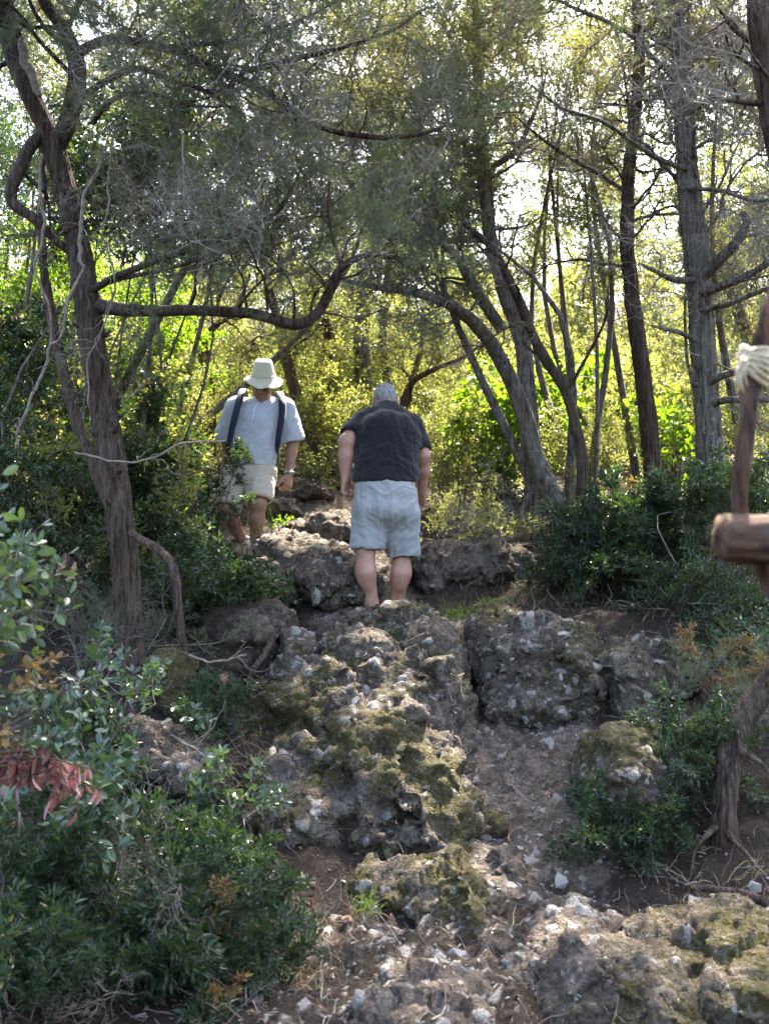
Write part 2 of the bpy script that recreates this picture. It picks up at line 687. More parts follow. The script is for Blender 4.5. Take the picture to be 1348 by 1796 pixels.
def rock_mat(name, dark=(0.048, 0.038, 0.029), mid=(0.158, 0.130, 0.103), pale=(0.36, 0.33, 0.29), moss_a=(0.016, 0.016, 0.005), moss_b=(0.075, 0.066, 0.014)):
    t = NT(name)
    co = t.n("ShaderNodeNewGeometry").outputs["Position"]
    n1 = t.noise(co, 14, 6, 0.65, 0.3)
    n2 = t.noise(co, 55, 5, 0.65)
    n3 = t.noise(co, 170, 3, 0.6)
    n4 = t.noise(co, 4.0, 4, 0.6)
    col = t.ramp(n1, [(0.30, dark), (0.52, mid), (0.72, tuple(c * 1.35 for c in mid))])
    col = t.mix(t.rng(n4, 0.45, 0.62, 0, 0.55), col, (0.090, 0.058, 0.038))
    col = t.mix(t.rng(n2, 0.45, 0.75, 0, 0.7), col, t.mix(1.0, col, (0.45, 0.42, 0.4), 'MULTIPLY'))
    wv = t.n("ShaderNodeVectorMath", operation='ADD')
    wn_ = t.n("ShaderNodeTexNoise")
    t.l(co, wn_.inputs["Vector"])
    wn_.inputs["Scale"].default_value = 30
    sc_ = t.n("ShaderNodeVectorMath", operation='SCALE')
    t.l(wn_.outputs["Color"], sc_.inputs[0])
    sc_.inputs["Scale"].default_value = 0.03
    t.l(co, wv.inputs[0])
    t.l(sc_.outputs[0], wv.inputs[1])
    grains = None
    for scale, lo_, hi_, amt in ((26, .62, .95, .75), (62, .55, .95, .7), (130, .5, .95, .55)):
        vo = t.n("ShaderNodeTexVoronoi", feature='F1')
        t.l(wv.outputs[0], vo.inputs["Vector"])
        vo.inputs["Scale"].default_value = scale
        sep = t.n("ShaderNodeSeparateColor")
        t.l(vo.outputs["Color"], sep.inputs[0])
        g_ = t.math('MULTIPLY', t.rng(sep.outputs[0], lo_, hi_, 0, amt), t.rng(vo.outputs["Distance"], .30, .52, 1, 0))
        tint = t.ramp(sep.outputs[1], [(0.0, (0.125, 0.094, 0.068)), (0.5, (0.235, 0.195, 0.155)), (0.8, (0.185, 0.118, 0.075)), (1.0, tuple(pale))])
        col = t.mix(g_, col, tint)
        dk = t.rng(sep.outputs[2], .72, .95, 0, .6)
        col = t.mix(dk, col, t.mix(1.0, col, (0.35, 0.32, 0.3), 'MULTIPLY'))
        grains = g_ if grains is None else t.math('ADD', grains, g_)
    # pale lichen freckles and pebbles
    pa = t.attr("pale")
    pf = t.rng(t.math('ADD', pa, t.math('MULTIPLY', t.math('SUBTRACT', n2, 0.5), 1.4)), 0.42, 0.62)
    pc = t.mix(t.rng(n3, 0.3, 0.7), pale, tuple(c * 0.62 for c in pale))
    col = t.mix(pf, col, pc)
    fr = t.rng(t.noise(co, 38, 6, 0.75), 0.63, 0.72, 0, 0.6)
    col = t.mix(fr, col, pc)
    # moss
    mo = t.attr("moss")
    mf = t.rng(t.math('ADD', mo, t.math('MULTIPLY', t.math('SUBTRACT', n2, 0.5), 1.8)), 0.40, 0.78)
    mc = t.ramp(t.noise(co, 210, 3, 0.7), [(0.3, moss_a), (0.7, moss_b)])
    mc = t.mix(t.rng(n1, 0.4, 0.7, 0, 0.5), mc, (0.075, 0.06, 0.02))
    col = t.mix(mf, col, mc)
    # soil
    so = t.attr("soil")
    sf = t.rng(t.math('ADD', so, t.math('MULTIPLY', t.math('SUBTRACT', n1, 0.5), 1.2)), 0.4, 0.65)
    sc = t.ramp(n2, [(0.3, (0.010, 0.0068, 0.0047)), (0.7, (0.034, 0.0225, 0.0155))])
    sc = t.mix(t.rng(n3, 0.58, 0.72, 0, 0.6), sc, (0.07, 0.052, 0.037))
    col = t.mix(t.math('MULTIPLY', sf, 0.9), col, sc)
    h = t.math('ADD', t.math('MULTIPLY', n2, 1.0), t.math('ADD', t.math('MULTIPLY', n3, 0.45), t.math('MULTIPLY', grains, 0.6)))
    return t.done(t.pbr(col, 0.92, t.bump(h, 1.0, 0.03), 0.15))


def plain_mat(name, a, b, scale=30, rough=0.8, bump=0.3, dist=0.005, spec=0.3, stretch=(1, 1, 1), **kw):
    t = NT(name)
    co = t.mapping(t.coord(), stretch)
    n1 = t.noise(co, scale, 5, 0.6)
    col = t.ramp(n1, [(0.3, a), (0.7, b)])
    return t.done(t.pbr(col, rough, t.bump(n1, bump, dist), spec, **kw))


M = {}
M['rock'] = rock_mat("weathered_limestone")
M['stone'] = plain_mat("pale_limestone", (0.10, 0.09, 0.078), (0.34, 0.32, 0.285), 45, 0.85, 0.5, 0.01)
M['stone_grey'] = plain_mat("grey_limestone", (0.050, 0.042, 0.034), (0.165, 0.142, 0.118), 50, 0.88, 0.5, 0.01)
M['stone_red'] = plain_mat("rusty_limestone", (0.10, 0.055, 0.035), (0.24, 0.15, 0.10), 40, 0.88, 0.5, 0.01)
M['bark_dark'] = bark_mat("dark_juniper_bark", (0.018, 0.012, 0.010), (0.105, 0.074, 0.058), None, 0.12, (75, 75, 5), 1.0)
M['bark_grey'] = bark_mat("grey_juniper_bark", (0.040, 0.033, 0.028), (0.20, 0.172, 0.145), (0.22, 0.23, 0.19), 0.12, (70, 70, 5), 1.0)
M['bark_brown'] = bark_mat("brown_bark", (0.035, 0.022, 0.015), (0.165, 0.108, 0.072))
M['bark_mossy'] = bark_mat("mossy_bark", (0.035, 0.028, 0.02), (0.13, 0.105, 0.08), None, 0.7)
M['twig'] = plain_mat("twig", (0.055, 0.042, 0.034), (0.16, 0.13, 0.105), 40, 0.9, 0.1)
M['twig_pale'] = plain_mat("dead_twig", (0.10, 0.083, 0.066), (0.27, 0.24, 0.20), 40, 0.9, 0.1)
M['vine'] = plain_mat("vine_bark", (0.07, 0.055, 0.042), (0.20, 0.165, 0.125), 40, 0.9, 0.3)
M['needle'] = leaf_mat("juniper_needle", (0.050, 0.078, 0.052), (0.115, 0.145, 0.088), (0.17, 0.135, 0.075), 0.40, (1.4, 1.4, 0.6), 0.6, 0.25)
M['needle_lt'] = leaf_mat("olive_needle", (0.095, 0.112, 0.066), (0.18, 0.185, 0.11), (0.24, 0.185, 0.115), 0.45, (1.5, 1.4, 0.6), 0.6, 0.25)
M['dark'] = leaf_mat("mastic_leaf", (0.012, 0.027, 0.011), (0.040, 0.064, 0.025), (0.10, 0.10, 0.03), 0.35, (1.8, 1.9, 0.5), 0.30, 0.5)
M['broom'] = leaf_mat("butchers_broom_leaf", (0.010, 0.023, 0.010), (0.034, 0.056, 0.023), (0.15, 0.115, 0.045), 0.35, (1.6, 1.7, 0.6), 0.42, 0.4)
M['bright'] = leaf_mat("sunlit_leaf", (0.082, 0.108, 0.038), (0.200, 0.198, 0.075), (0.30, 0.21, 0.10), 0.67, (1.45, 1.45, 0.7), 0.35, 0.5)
M['far_leaf'] = leaf_mat("far_leaf", (0.045, 0.064, 0.032), (0.100, 0.112, 0.056), (0.16, 0.13, 0.07), 0.5, (1.4, 1.4, 0.75), 0.5, 0.3)
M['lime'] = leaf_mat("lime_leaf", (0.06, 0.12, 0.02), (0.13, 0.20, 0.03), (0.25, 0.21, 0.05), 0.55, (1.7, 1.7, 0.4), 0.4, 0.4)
M['carob'] = leaf_mat("carob_leaf", (0.026, 0.052, 0.032), (0.068, 0.100, 0.056), (0.13, 0.17, 0.05), 0.25, (1.5, 1.6, 0.5), 0.32, 0.5)
M['dry_red'] = leaf_mat("dried_red_leaf", (0.13, 0.048, 0.042), (0.24, 0.11, 0.095), (0.36, 0.25, 0.22), 0.25, (1.4, 0.8, 0.6), 0.28, 0.6)
M['dry_tan'] = leaf_mat("dried_tan_leaf", (0.11, 0.075, 0.030), (0.24, 0.165, 0.068), (0.30, 0.21, 0.09), 0.35, (1.4, 1.1, 0.6), 0.5, 0.3)
M['litter'] = leaf_mat("leaf_litter", (0.040, 0.024, 0.015), (0.135, 0.082, 0.05), (0.24, 0.17, 0.115), 0.15, (1.2, 1.0, 0.7), 0.7, 0.2)
M['grass'] = leaf_mat("green_grass", (0.06, 0.10, 0.02), (0.12, 0.17, 0.035), None, 0.4, (1.6, 1.6, 0.5), 0.5, 0.3)
M['straw'] = leaf_mat("dry_grass", (0.13, 0.10, 0.06), (0.30, 0.24, 0.15), None, 0.3, (1.3, 1.1, 0.7), 0.6, 0.2)
# ------------------------------------------------------------------ the ground
_prof = np.array([(-30, -6.5), (-6, -1.2), (0, 0.0), (3.3, .37), (3.7, .405), (4.2, .45), (4.65, .56), (5.1, .72), (5.6, .92), (6.1, 1.17),
                  (6.7, 1.44), (7.0, 1.51), (7.8, 1.86), (8.3, 2.1), (9.5, 2.52), (10.5, 2.78), (12, 3.15), (16, 4.4), (25, 7.6), (40, 12.5), (90, 24)])
_ctrl = path_at([
    (674, 1796, 3.3), (800, 1700, 3.7), (930, 1600, 4.2), (930, 1500, 4.65), (930, 1400, 5.1), (900, 1310, 5.55), (850, 1235, 5.95), (780, 1150, 6.4),
    (650, 1090, 6.95), (620, 1000, 7.8), (480, 955, 8.3), (560, 880, 9.5), (650, 850, 10.5),
    (1000, 1100, 6.5), (1200, 1100, 6.2), (1300, 1300, 5.0), (1250, 1560, 4.25), (1200, 1700, 3.75), (1340, 1790, 3.35), (1150, 1250, 5.6),
    (1000, 1055, 7.1), (1150, 1060, 6.9), (960, 960, 8.6), (1240, 930, 8.2), (1340, 1000, 7.3), (1080, 1400, 4.95), (1020, 1260, 5.7), (1100, 1180, 6.0),
    (235, 1200, 5.7), (380, 1270, 5.3), (300, 1400, 4.8), (100, 1300, 5.0), (100, 1500, 4.1), (0, 1796, 3.1), (300, 1700, 3.6), (520, 1570, 4.3),
    (600, 1690, 3.75), (380, 1080, 6.8), (150, 1080, 7.0), (330, 960, 8.2), (800, 1020, 7.6), (700, 960, 8.3), (430, 1200, 5.9), (470, 1450, 4.7),
    (1348, 1600, 4.2), (700, 1240, 6.0), (600, 1300, 5.6), (700, 1400, 5.1), (1060, 1600, 4.2), (420, 1330, 5.0)])
_res = _ctrl[:, 2] - np.interp(_ctrl[:, 1], _prof[:, 0], _prof[:, 1])
_k = lambda A, B: np.exp(-(((A[:, None, 0] - B[None, :, 0]) / 0.75) ** 2 + ((A[:, None, 1] - B[None, :, 1]) / 0.75) ** 2))
_w = np.linalg.solve(_k(_ctrl, _ctrl) + 0.15 * np.eye(len(_ctrl)), _res)


def base_z(x, y):
    x, y = np.broadcast_arrays(np.asarray(x, float), np.asarray(y, float))
    sh = x.shape
    P = np.stack([x.ravel(), y.ravel()], 1)
    z = np.interp(P[:, 1], _prof[:, 0], _prof[:, 1])
    out = np.empty(len(P))
    for i in range(0, len(P), 60000):
        out[i:i + 60000] = z[i:i + 60000] + np.clip(_k(P[i:i + 60000], _ctrl) @ _w, -0.7, 0.7)
    # the wood rises a little to both sides of the path
    out += 0.10 * np.clip(np.abs(P[:, 0]) - 3, 0, 12)
    return out.reshape(sh)


_tr = path_at([(674, 1796, 3.3), (800, 1700, 3.7), (920, 1600, 4.2), (930, 1500, 4.65), (930, 1400, 5.1), (900, 1310, 5.55), (830, 1235, 5.95), (760, 1150, 6.4),
               (650, 1085, 6.95), (600, 1000, 7.8), (500, 955, 8.3), (560, 880, 9.5), (650, 850, 10.5), (640, 835, 12)])
_tr = resample(np.vstack([[(_tr[0][0] - 0.1, -3, 0)], _tr]), 160)


def trail_d(x, y):
    x, y = np.asarray(x, float).ravel(), np.asarray(y, float).ravel()
    d = np.full(len(x), 9.0)
    for i in range(0, len(x), 40000):
        s = slice(i, i + 40000)
        d[s] = np.sqrt(((x[s, None] - _tr[None, :, 0]) ** 2 + (y[s, None] - _tr[None, :, 1]) ** 2).min(1))
    return d


def _axis(lo, a, b, hi, fine, grow=1.07, mx=1.6):
    mid = np.arange(a, b, fine)
    L, s, x = [], fine, a
    while x > lo:
        s = min(s * grow, mx); x -= s; L.append(x)
    R, s, x = [], fine, mid[-1]
    while x < hi:
        s = min(s * grow, mx); x += s; R.append(x)
    return np.concatenate([L[::-1], mid, R])


gx = _axis(-55, -1.7, 2.0, 55, 0.0145)
gy = _axis(-22, 3.05, 7.8, 85, 0.0155)
GX, GY = np.meshgrid(gx, gy, indexing='ij')
GZ = base_z(GX, GY)
_P = np.stack([GX.ravel(), GY.ravel(), GZ.ravel()], 1).astype(np.float32)
td = trail_d(_P[:, 0], _P[:, 1])
on_trail = np.clip(1 - (td - 0.28) / 0.25, 0, 1)
near = np.clip(1 - (np.abs(_P[:, 1] - 5.5) - 3.5) / 4, 0, 1)
dz = 0.055 * fbm(_P * 1.6, 4, 3) + 0.03 * fbm(_P * 6, 3, 8)
lump = ridged(_P * np.array([4.2, 4.2, 4.2], np.float32), 4, 21)
dz += (0.075 * np.clip(lump - 0.05, 0, 1)) * (0.4 + 0.6 * on_trail)
vd, vr = voronoi(_P * 17, 5)
vd2, vr2 = voronoi(_P * 38, 6)
s1 = (vr > 0.72) * np.clip(0.52 - vd, 0, 0.3)
s2 = (vr2 > 0.62) * np.clip(0.52 - vd2, 0, 0.3)
stony = on_trail * 0.9 + 0.35 * np.clip(fbm(_P * 1.3, 3, 40) * 2, 0, 1)
dz += near * stony * (0.045 * s1 + 0.026 * s2)
dz += near * 0.007 * fbm(_P * 30, 3, 9)
GZ = GZ + dz.reshape(GZ.shape)
_P[:, 2] = GZ.ravel()
nx_, ny_ = GX.shape
ii = (np.arange(nx_ - 1)[:, None] * ny_ + np.arange(ny_ - 1)[None, :]).ravel()
GQ = np.stack([ii, ii + ny_, ii + ny_ + 1, ii + 1], 1)
g_pale = np.clip(s1 * 3.4 * (vr > 0.8) + s2 * 3.0, 0, 0.85) * stony
g_soil = np.clip(0.92 - 0.8 * on_trail * np.clip(lump + 0.75, 0, 1) - 0.8 * g_pale + 0.55 * np.clip((4.7 - _P[:, 1]) / .6, 0, 1), 0, 1)
g_moss = np.clip(fbm(_P * 0.9, 3, 60) * 0.9 + 0.02, 0, 0.42) * (1 - 0.8 * on_trail)


def ground_z(x, y):
    i = int(np.clip(np.searchsorted(gx, x) - 1, 0, nx_ - 2))
    j = int(np.clip(np.searchsorted(gy, y) - 1, 0, ny_ - 2))
    a, b = (x - gx[i]) / (gx[i + 1] - gx[i]), (y - gy[j]) / (gy[j + 1] - gy[j])
    return float(GZ[i, j] * (1 - a) * (1 - b) + GZ[i + 1, j] * a * (1 - b) + GZ[i, j + 1] * (1 - a) * b + GZ[i + 1, j + 1] * a * b)


def on_ground(px, py, Y):
    p = at(px, py, Y)
    p[2] = ground_z(p[0], p[1])
    return p


ground = link("ground", raw_mesh("ground", _P, np.zeros((0, 3)), GQ, M['rock'], None, True, {"pale": g_pale, "soil": g_soil, "moss": g_moss}))
tag(ground, kind="structure")

# ------------------------------------------------------------------ stones: angular limestone fragments
import bmesh


def hull_mesh(name, seed, mat, n=13, flat=0.55):
    r = np.random.default_rng(seed)
    p = norm(r.normal(size=(n, 3))) * r.uniform(0.75, 1.0, (n, 1))
    p *= np.array([1.0, r.uniform(0.6, 0.95), flat * r.uniform(0.7, 1.2)])
    bm = bmesh.new()
    for q in p:
        bm.verts.new(q)
    bmesh.ops.convex_hull(bm, input=bm.verts)
    bmesh.ops.delete(bm, geom=[v for v in bm.verts if not v.link_faces], context='VERTS')
    bmesh.ops.recalc_face_normals(bm, faces=bm.faces)
    me = bpy.data.meshes.new(name)
    bm.to_mesh(me)
    bm.free()
    me.materials.append(mat)
    return me


_sm = (['stone'] * 4 + ['stone_grey'] * 9 + ['stone_red'] * 2)
HULLS = [hull_mesh("stone", 300 + i, M[m], 10 + i % 5, (0.3, 0.5, 0.7)[i % 3]) for i, m in enumerate(_sm)]


def mesh_arrays(me):
    V = np.zeros(len(me.vertices) * 3, np.float32)
    me.vertices.foreach_get("co", V)
    return V.reshape(-1, 3), np.array([p.vertices[:] for p in me.polygons])


def rand_rot(r):
    q = norm(r.normal(size=4))
    w, x, y, z = q
    return np.array([[1 - 2 * (y * y + z * z), 2 * (x * y - z * w), 2 * (x * z + y * w)],
                     [2 * (x * y + z * w), 1 - 2 * (x * x + z * z), 2 * (y * z - x * w)],
                     [2 * (x * z - y * w), 2 * (y * z + x * w), 1 - 2 * (x * x + y * y)]])


# stones set in the trail: parts of the ground; smaller ones are gravel
rg = np.random.default_rng(11)
cand = []
while len(cand) < 295:
    y = 3.2 + 5.2 * rg.random() ** .95 if len(cand) < 90 else rg.uniform(4.3, 6.3)
    k = int(np.argmin(np.abs(_tr[:, 1] - y)))
    x = _tr[k, 0] + rg.normal() * (0.30 if rg.random() < 0.75 else 0.8)
    if abs(x) > y * 0.37:
        continue
    s = 0.012 + 0.028 * rg.random() ** 2.0 + (0.026 if rg.random() < 0.14 else 0)
    cand.append((x, y, s))
for x, y, s in cand:
    o = link("stone", HULLS[rg.integers(len(HULLS))], ground)
    B = basis((math.cos(a := rg.uniform(0, 6.28)), math.sin(a), rg.normal() * 0.3), (rg.normal() * 0.3, rg.normal() * 0.3, 1))
    place(o, B, (x, y, ground_z(x, y) - s * 0.05), s)
gv = MB()
_ha = [mesh_arrays(h) for h in HULLS]
gvr = [MB(), MB(), MB()]
for n in range(2200):
    y = 3.1 + 6.5 * rg.random() ** 1.3
    k = int(np.argmin(np.abs(_tr[:, 1] - y)))
    x = _tr[k, 0] + rg.normal() * (0.30 if rg.random() < 0.6 else 1.0)
    s = 0.004 + 0.010 * rg.random() ** 2
    h = int(rg.integers(len(HULLS)))
    V, Fh = _ha[h]
    gvr[0].add(V @ rand_rot(rg).T * s + (x, y, ground_z(x, y) + s * 0.2), Fh, {'stone': 0, 'stone_grey': 1, 'stone_red': 2}[_sm[h]])
o = link("gravel", gvr[0].mesh("gravel", [M['stone'], M['stone_grey'], M['stone_red']], False))
tag(o, "small loose limestone chips covering the steep dirt path", "gravel", kind="stuff")


# ------------------------------------------------------------------ boulders
BOULDERS = []


def boulder(name, label, comps, h=0.016, amp=0.09, seed=0, moss=0.5, soil=0.2, pale=0.5, n_stones=14, s_rng=(0.015, 0.045), stretch=None, group=None, sink=None,
            cat="rock", freq=1.0, moss_top=0.35, crag=.8):
    """comps: (px, py, Y, half width px, half depth m, half height px)"""
    C = [(at(a, b, Y), np.array([w * m_px(Y), d, hh * m_px(Y)])) for a, b, Y, w, d, hh in comps]
    lo = np.min([c - r for c, r in C], 0) - amp * 1.6 - 0.04
    hi = np.max([c + r for c, r in C], 0) + amp * 1.6 + 0.04
    v = Vol(lo, hi, h)
    rs = np.random.default_rng(seed)
    for c, r in C:
        v.ell(c, r, None, 0.12, p=2.4)
    sl = v.D < 0.30
    idx = np.argwhere(sl)
    P = (v.lo + idx * h).astype(np.float32)
    Q = P if stretch is None else P @ np.asarray(stretch, np.float32).T
    d = v.D[sl]
    d = d - amp * (0.75 * ridged(Q * 1.9 * freq, 3, seed + 1) + 0.55 * ridged(Q * 5.0 * freq, 3, seed + 2) * 0.6 + 0.25 * fbm(Q * 1.1, 2, seed + 5)) + amp * 0.15
    v.D[sl] = d
    far = v.D > 0.29
    v.D[far] = np.maximum(v.D[far], 0.2)
    for ax in range(3):
        for e in (0, -1):
            s_ = [slice(None)] * 3
            s_[ax] = e
            v.D[tuple(s_)] = np.maximum(v.D[tuple(s_)], 0.01)
    V, Q4 = v.mesh()
    V = laplace(laplace(V, Q4, 0.5), Q4, .5)
    N = vnormals(V, Q4)
    vd, vr = voronoi(V * 15, seed + 7)
    vd2, vr2 = voronoi(V * 34, seed + 8)
    s1 = (vr > 0.75) * np.clip(0.5 - vd, 0, 0.3)
    s2 = (vr2 > 0.7) * np.clip(0.5 - vd2, 0, 0.3)
    disp = 0.055 * s1 + 0.035 * s2 + 0.010 * ridged(V * 13, 4, seed + 3) + 0.007 * fbm(V * 40, 3, seed + 4)
    wp = V + 0.06 * np.stack([fbm(V * 4, 2, seed + 60 + q) for q in range(3)], 1)
    k1 = crag * min(1.0, amp / .10)
    disp = disp + k1 * (0.085 * facets(wp * np.array([3.0, 3.0, 3.9]), seed + 71) + 0.040 * facets(wp * 6.8, seed + 61)) + crag * min(1.0, amp / .05) * 0.015 * facets(V * 15, seed + 64)
    bd, br, be = voronoi(wp * 6.8, seed + 61, True)
    disp = disp - k1 * 0.022 * np.exp(-be / .05)
    V = V + N * disp[:, None]
    N = vnormals(V, Q4)
    big = fbm(V * 1.7, 3, seed + 20)
    pl = np.clip((s1 * 3.0 * (vr > 0.82) + s2 * 2.4) * (0.45 + 0.7 * pale) + 0.16 * np.clip(fbm(V * 2.6, 3, seed + 33) * 2.5, 0, 1) * pale, 0, 0.85)
    mo = np.clip(moss * (0.50 + 0.9 * big + 0.5 * fbm(V * 7, 3, seed + 22) + moss_top * N[:, 2] * 0.3) - 0.3 * pl, 0, 0.72)
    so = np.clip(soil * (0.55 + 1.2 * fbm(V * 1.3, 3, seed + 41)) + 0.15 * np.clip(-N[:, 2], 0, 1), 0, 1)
    base = np.array([V[:, 0].mean(), V[:, 1].mean(), V[:, 2].min()])
    root = thing(name, label, cat, base, group)
    link("rock_body", raw_mesh("rock_body", V - base, np.zeros((0, 3)), Q4, M['rock'], None, True, {"pale": pl, "moss": mo, "soil": so}), root)
    # the material reads world positions, so moved vertices still match
    view = norm(V - EYE)
    ok = np.nonzero(((N * view).sum(1) < -0.25) & (V[:, 2] > [ground_z(a, b) if (k % 7 == 0) else -9 for k, (a, b) in enumerate(V[:, :2])]))[0] if len(V) < 3000 else np.nonzero((N * view).sum(1) < -0.25)[0]
    if len(ok) and n_stones:
        for q in rs.choice(ok, min(n_stones * 3, len(ok)), replace=False)[:n_stones]:
            if V[q, 2] < ground_z(V[q, 0], V[q, 1]):
                continue
            s = rs.uniform(*s_rng) * (0.6 + 0.8 * rs.random() ** 2)
            o = link("stone", HULLS[int(rs.integers(13)) if rs.random() < .6 else 4 + int(rs.integers(9))], root)
            place(o, basis(np.cross(N[q], rs.normal(size=3)), N[q] + rs.normal(size=3) * 0.35), V[q] - base - N[q] * s * 0.32, s)
    BOULDERS.append((V, N))
    return root


_diag = np.array([[1.2, 0, 0.5], [0, 1, 0], [-0.45, 0, 0.75]])
boulder("boulder", "largest mossy outcrop in the middle of the slope, spilling down left of the path", [
    (690, 1150, 6.35, 80, .42, 62), (610, 1222, 5.95, 130, .45, 95), (570, 1310, 5.6, 130, .45, 130), (620, 1400, 5.3, 150, .45, 130),
    (720, 1420, 5.15, 85, .40, 115), (735, 1290, 5.75, 78, .42, 120), (560, 1440, 5.15, 110, .35, 95), (780, 1480, 4.95, 58, .28, 66), (670, 1480, 5.0, 120, .32, 66)],
    h=0.0185, amp=0.13, seed=3, moss=1.15, soil=0.25, pale=0.9, n_stones=95, s_rng=(0.018, 0.05), stretch=_diag, crag=.85)
boulder("boulder", "lumpy boulder with a mossy front overhanging the hollow right of the walkers' path", [
    (930, 1165, 6.2, 75, .34, 60), (880, 1180, 6.15, 40, .3, 62), (980, 1205, 6.05, 45, .28, 62), (925, 1235, 6.0, 55, .26, 38)],
    h=0.015, amp=0.12, seed=5, moss=0.8, soil=0.1, pale=1.4, n_stones=45, s_rng=(0.015, 0.045))
boulder("rock", "flat topped mossy rock hiding the grey haired walker's feet", [
    (690, 1103, 6.6, 66, .22, 26), (650, 1098, 6.65, 34, .2, 20), (735, 1112, 6.55, 30, .2, 22)], h=0.014, amp=0.05, seed=8, moss=0.6, soil=0.2, pale=0.6, n_stones=14)
boulder("rock", "rounded whitish stone lodged in the top of the big outcrop", [(718, 1208, 5.6, 25, .10, 31)], h=0.008, amp=0.022, seed=9, moss=0.1, soil=0.05, pale=2.2, n_stones=0)
boulder("rock", "brown knobbly rock jutting up behind the whitish round stone", [
    (640, 1150, 5.9, 38, .18, 42), (672, 1170, 5.85, 20, .15, 30)], h=0.011, amp=0.05, seed=12, moss=0.5, soil=0.4, pale=0.4, n_stones=8)
boulder("rock", "narrow dark spur standing between outcrop top and hollow", [
    (745, 1150, 6.1, 34, .22, 46), (775, 1200, 5.95, 30, .2, 60)], h=0.012, amp=0.055, seed=14, moss=0.3, soil=0.5, pale=0.5, n_stones=14)
boulder("rock", "low boulder with sunlit yellow moss at the foot of the outcrop", [
    (760, 1595, 4.25, 64, .24, 64), (700, 1582, 4.35, 44, .22, 56), (660, 1575, 4.4, 36, .2, 46), (815, 1600, 4.3, 36, .2, 60)],
    h=0.011, amp=0.06, seed=17, moss=1.25, soil=0.2, pale=0.75, n_stones=20, s_rng=(0.01, 0.026))
boulder("rock", "moss capped rock beside the green bush right of the path", [
    (1090, 1365, 4.85, 56, .24, 68), (1055, 1390, 4.85, 36, .22, 66), (1130, 1340, 4.95, 44, .22, 48)], h=0.012, amp=0.055, seed=21, moss=0.9, soil=0.1, pale=0.9, n_stones=8)
boulder("rock", "broad mossy boulder in the bottom right corner studded with pale bumps", [
    (1220, 1750, 3.5, 130, .30, 66), (1310, 1715, 3.6, 75, .3, 75), (1130, 1780, 3.4, 80, .25, 62)], h=0.0105, amp=0.075, seed=23, moss=0.66, soil=0.35, pale=0.5, n_stones=16, s_rng=(0.008, 0.022))
boulder("rock", "rounded dark mossy boulder left of the corner boulder", [
    (1045, 1735, 3.55, 66, .24, 80), (1010, 1780, 3.5, 56, .22, 62)], h=0.0105, amp=0.05, seed=26, moss=0.9, soil=0.4, pale=0.5, n_stones=10, s_rng=(0.008, 0.02))
boulder("rock", "sharp grey slab leaning across the path below the gravel chute", [
    (965, 1675, 3.85, 54, .18, 34), (1005, 1635, 4.0, 40, .16, 38), (900, 1703, 3.8, 42, .14, 18)], h=0.0105, amp=0.05, seed=29, moss=0.25, soil=0.15, pale=0.9, n_stones=12, s_rng=(0.01, 0.024))
boulder("rock", "rusty brown rock sunk in dirt above the corner boulder", [(1085, 1650, 3.95, 34, .14, 26)], h=0.0105, amp=0.04, seed=31, moss=0.1, soil=0.7, pale=0.3, n_stones=4)
boulder("rock", "humped brown rock cut by the bottom edge of the picture", [
    (770, 1780, 3.4, 84, .22, 40), (710, 1796, 3.36, 54, .2, 34)], h=0.0105, amp=0.05, seed=33, moss=0.1, soil=0.5, pale=0.7, n_stones=16, s_rng=(0.008, 0.02))
boulder("rock", "small dark upright rock in the middle of the gravel chute", [(885, 1525, 4.55, 28, .12, 34), (905, 1545, 4.5, 18, .1, 20)], h=0.0105, amp=0.04, seed=35, moss=0.05, soil=0.4, pale=0.6, n_stones=4)
boulder("rock", "pale pitted ledge crossing the path between the two walkers", [
    (560, 1000, 7.6, 62, .4, 38), (505, 975, 7.9, 42, .35, 26), (600, 1035, 7.2, 52, .3, 28)], h=0.019, amp=0.07, seed=37, moss=0.2, soil=0.3, pale=1.3, n_stones=34, s_rng=(0.02, 0.05))
boulder("rock", "weathered grey slab on the path behind the walker in black", [
    (560, 940, 8.5, 52, .3, 26), (610, 935, 8.6, 40, .3, 22)], h=0.02, amp=0.06, seed=38, moss=0.4, soil=0.2, pale=0.9, n_stones=10, s_rng=(0.02, 0.05))
boulder("rock", "squat grey rock on the path just beyond the hatted man's hand", [(490, 893, 9.1, 28, .2, 16), (545, 868, 9.6, 40, .25, 14)], h=0.02, amp=0.05, seed=39, moss=0.4, soil=0.1, pale=0.7, n_stones=4)
boulder("rock", "sunlit whitish rock beside the left bushes at the path edge", [(480, 1010, 7.4, 26, .2, 24), (505, 1040, 7.2, 20, .15, 18)], h=0.014, amp=0.05, seed=40, moss=0.1, soil=0.1, pale=1.6, n_stones=4)
boulder("rock", "smooth light slab tilted beside the outcrop's upper left", [(520, 1128, 6.3, 22, .15, 24), (545, 1145, 6.2, 18, .12, 14)], h=0.011, amp=0.025, seed=42, moss=0.05, soil=0.05, pale=1.5, n_stones=0)
boulder("rock", "dim grey rock half buried on the left bank behind dry stems", [
    (255, 1300, 4.9, 42, .18, 30), (300, 1340, 4.8, 46, .18, 28), (345, 1370, 4.7, 26, .15, 28)], h=0.013, amp=0.05, seed=44, moss=0.3, soil=0.3, pale=0.9, n_stones=8)
boulder("rock", "mossy stub of rock at the foot of the large left trunk", [(295, 1190, 5.45, 30, .15, 46), (310, 1235, 5.35, 18, .1, 20)], h=0.013, amp=0.04, seed=46, moss=1.1, soil=0.3, pale=0.2, n_stones=0)
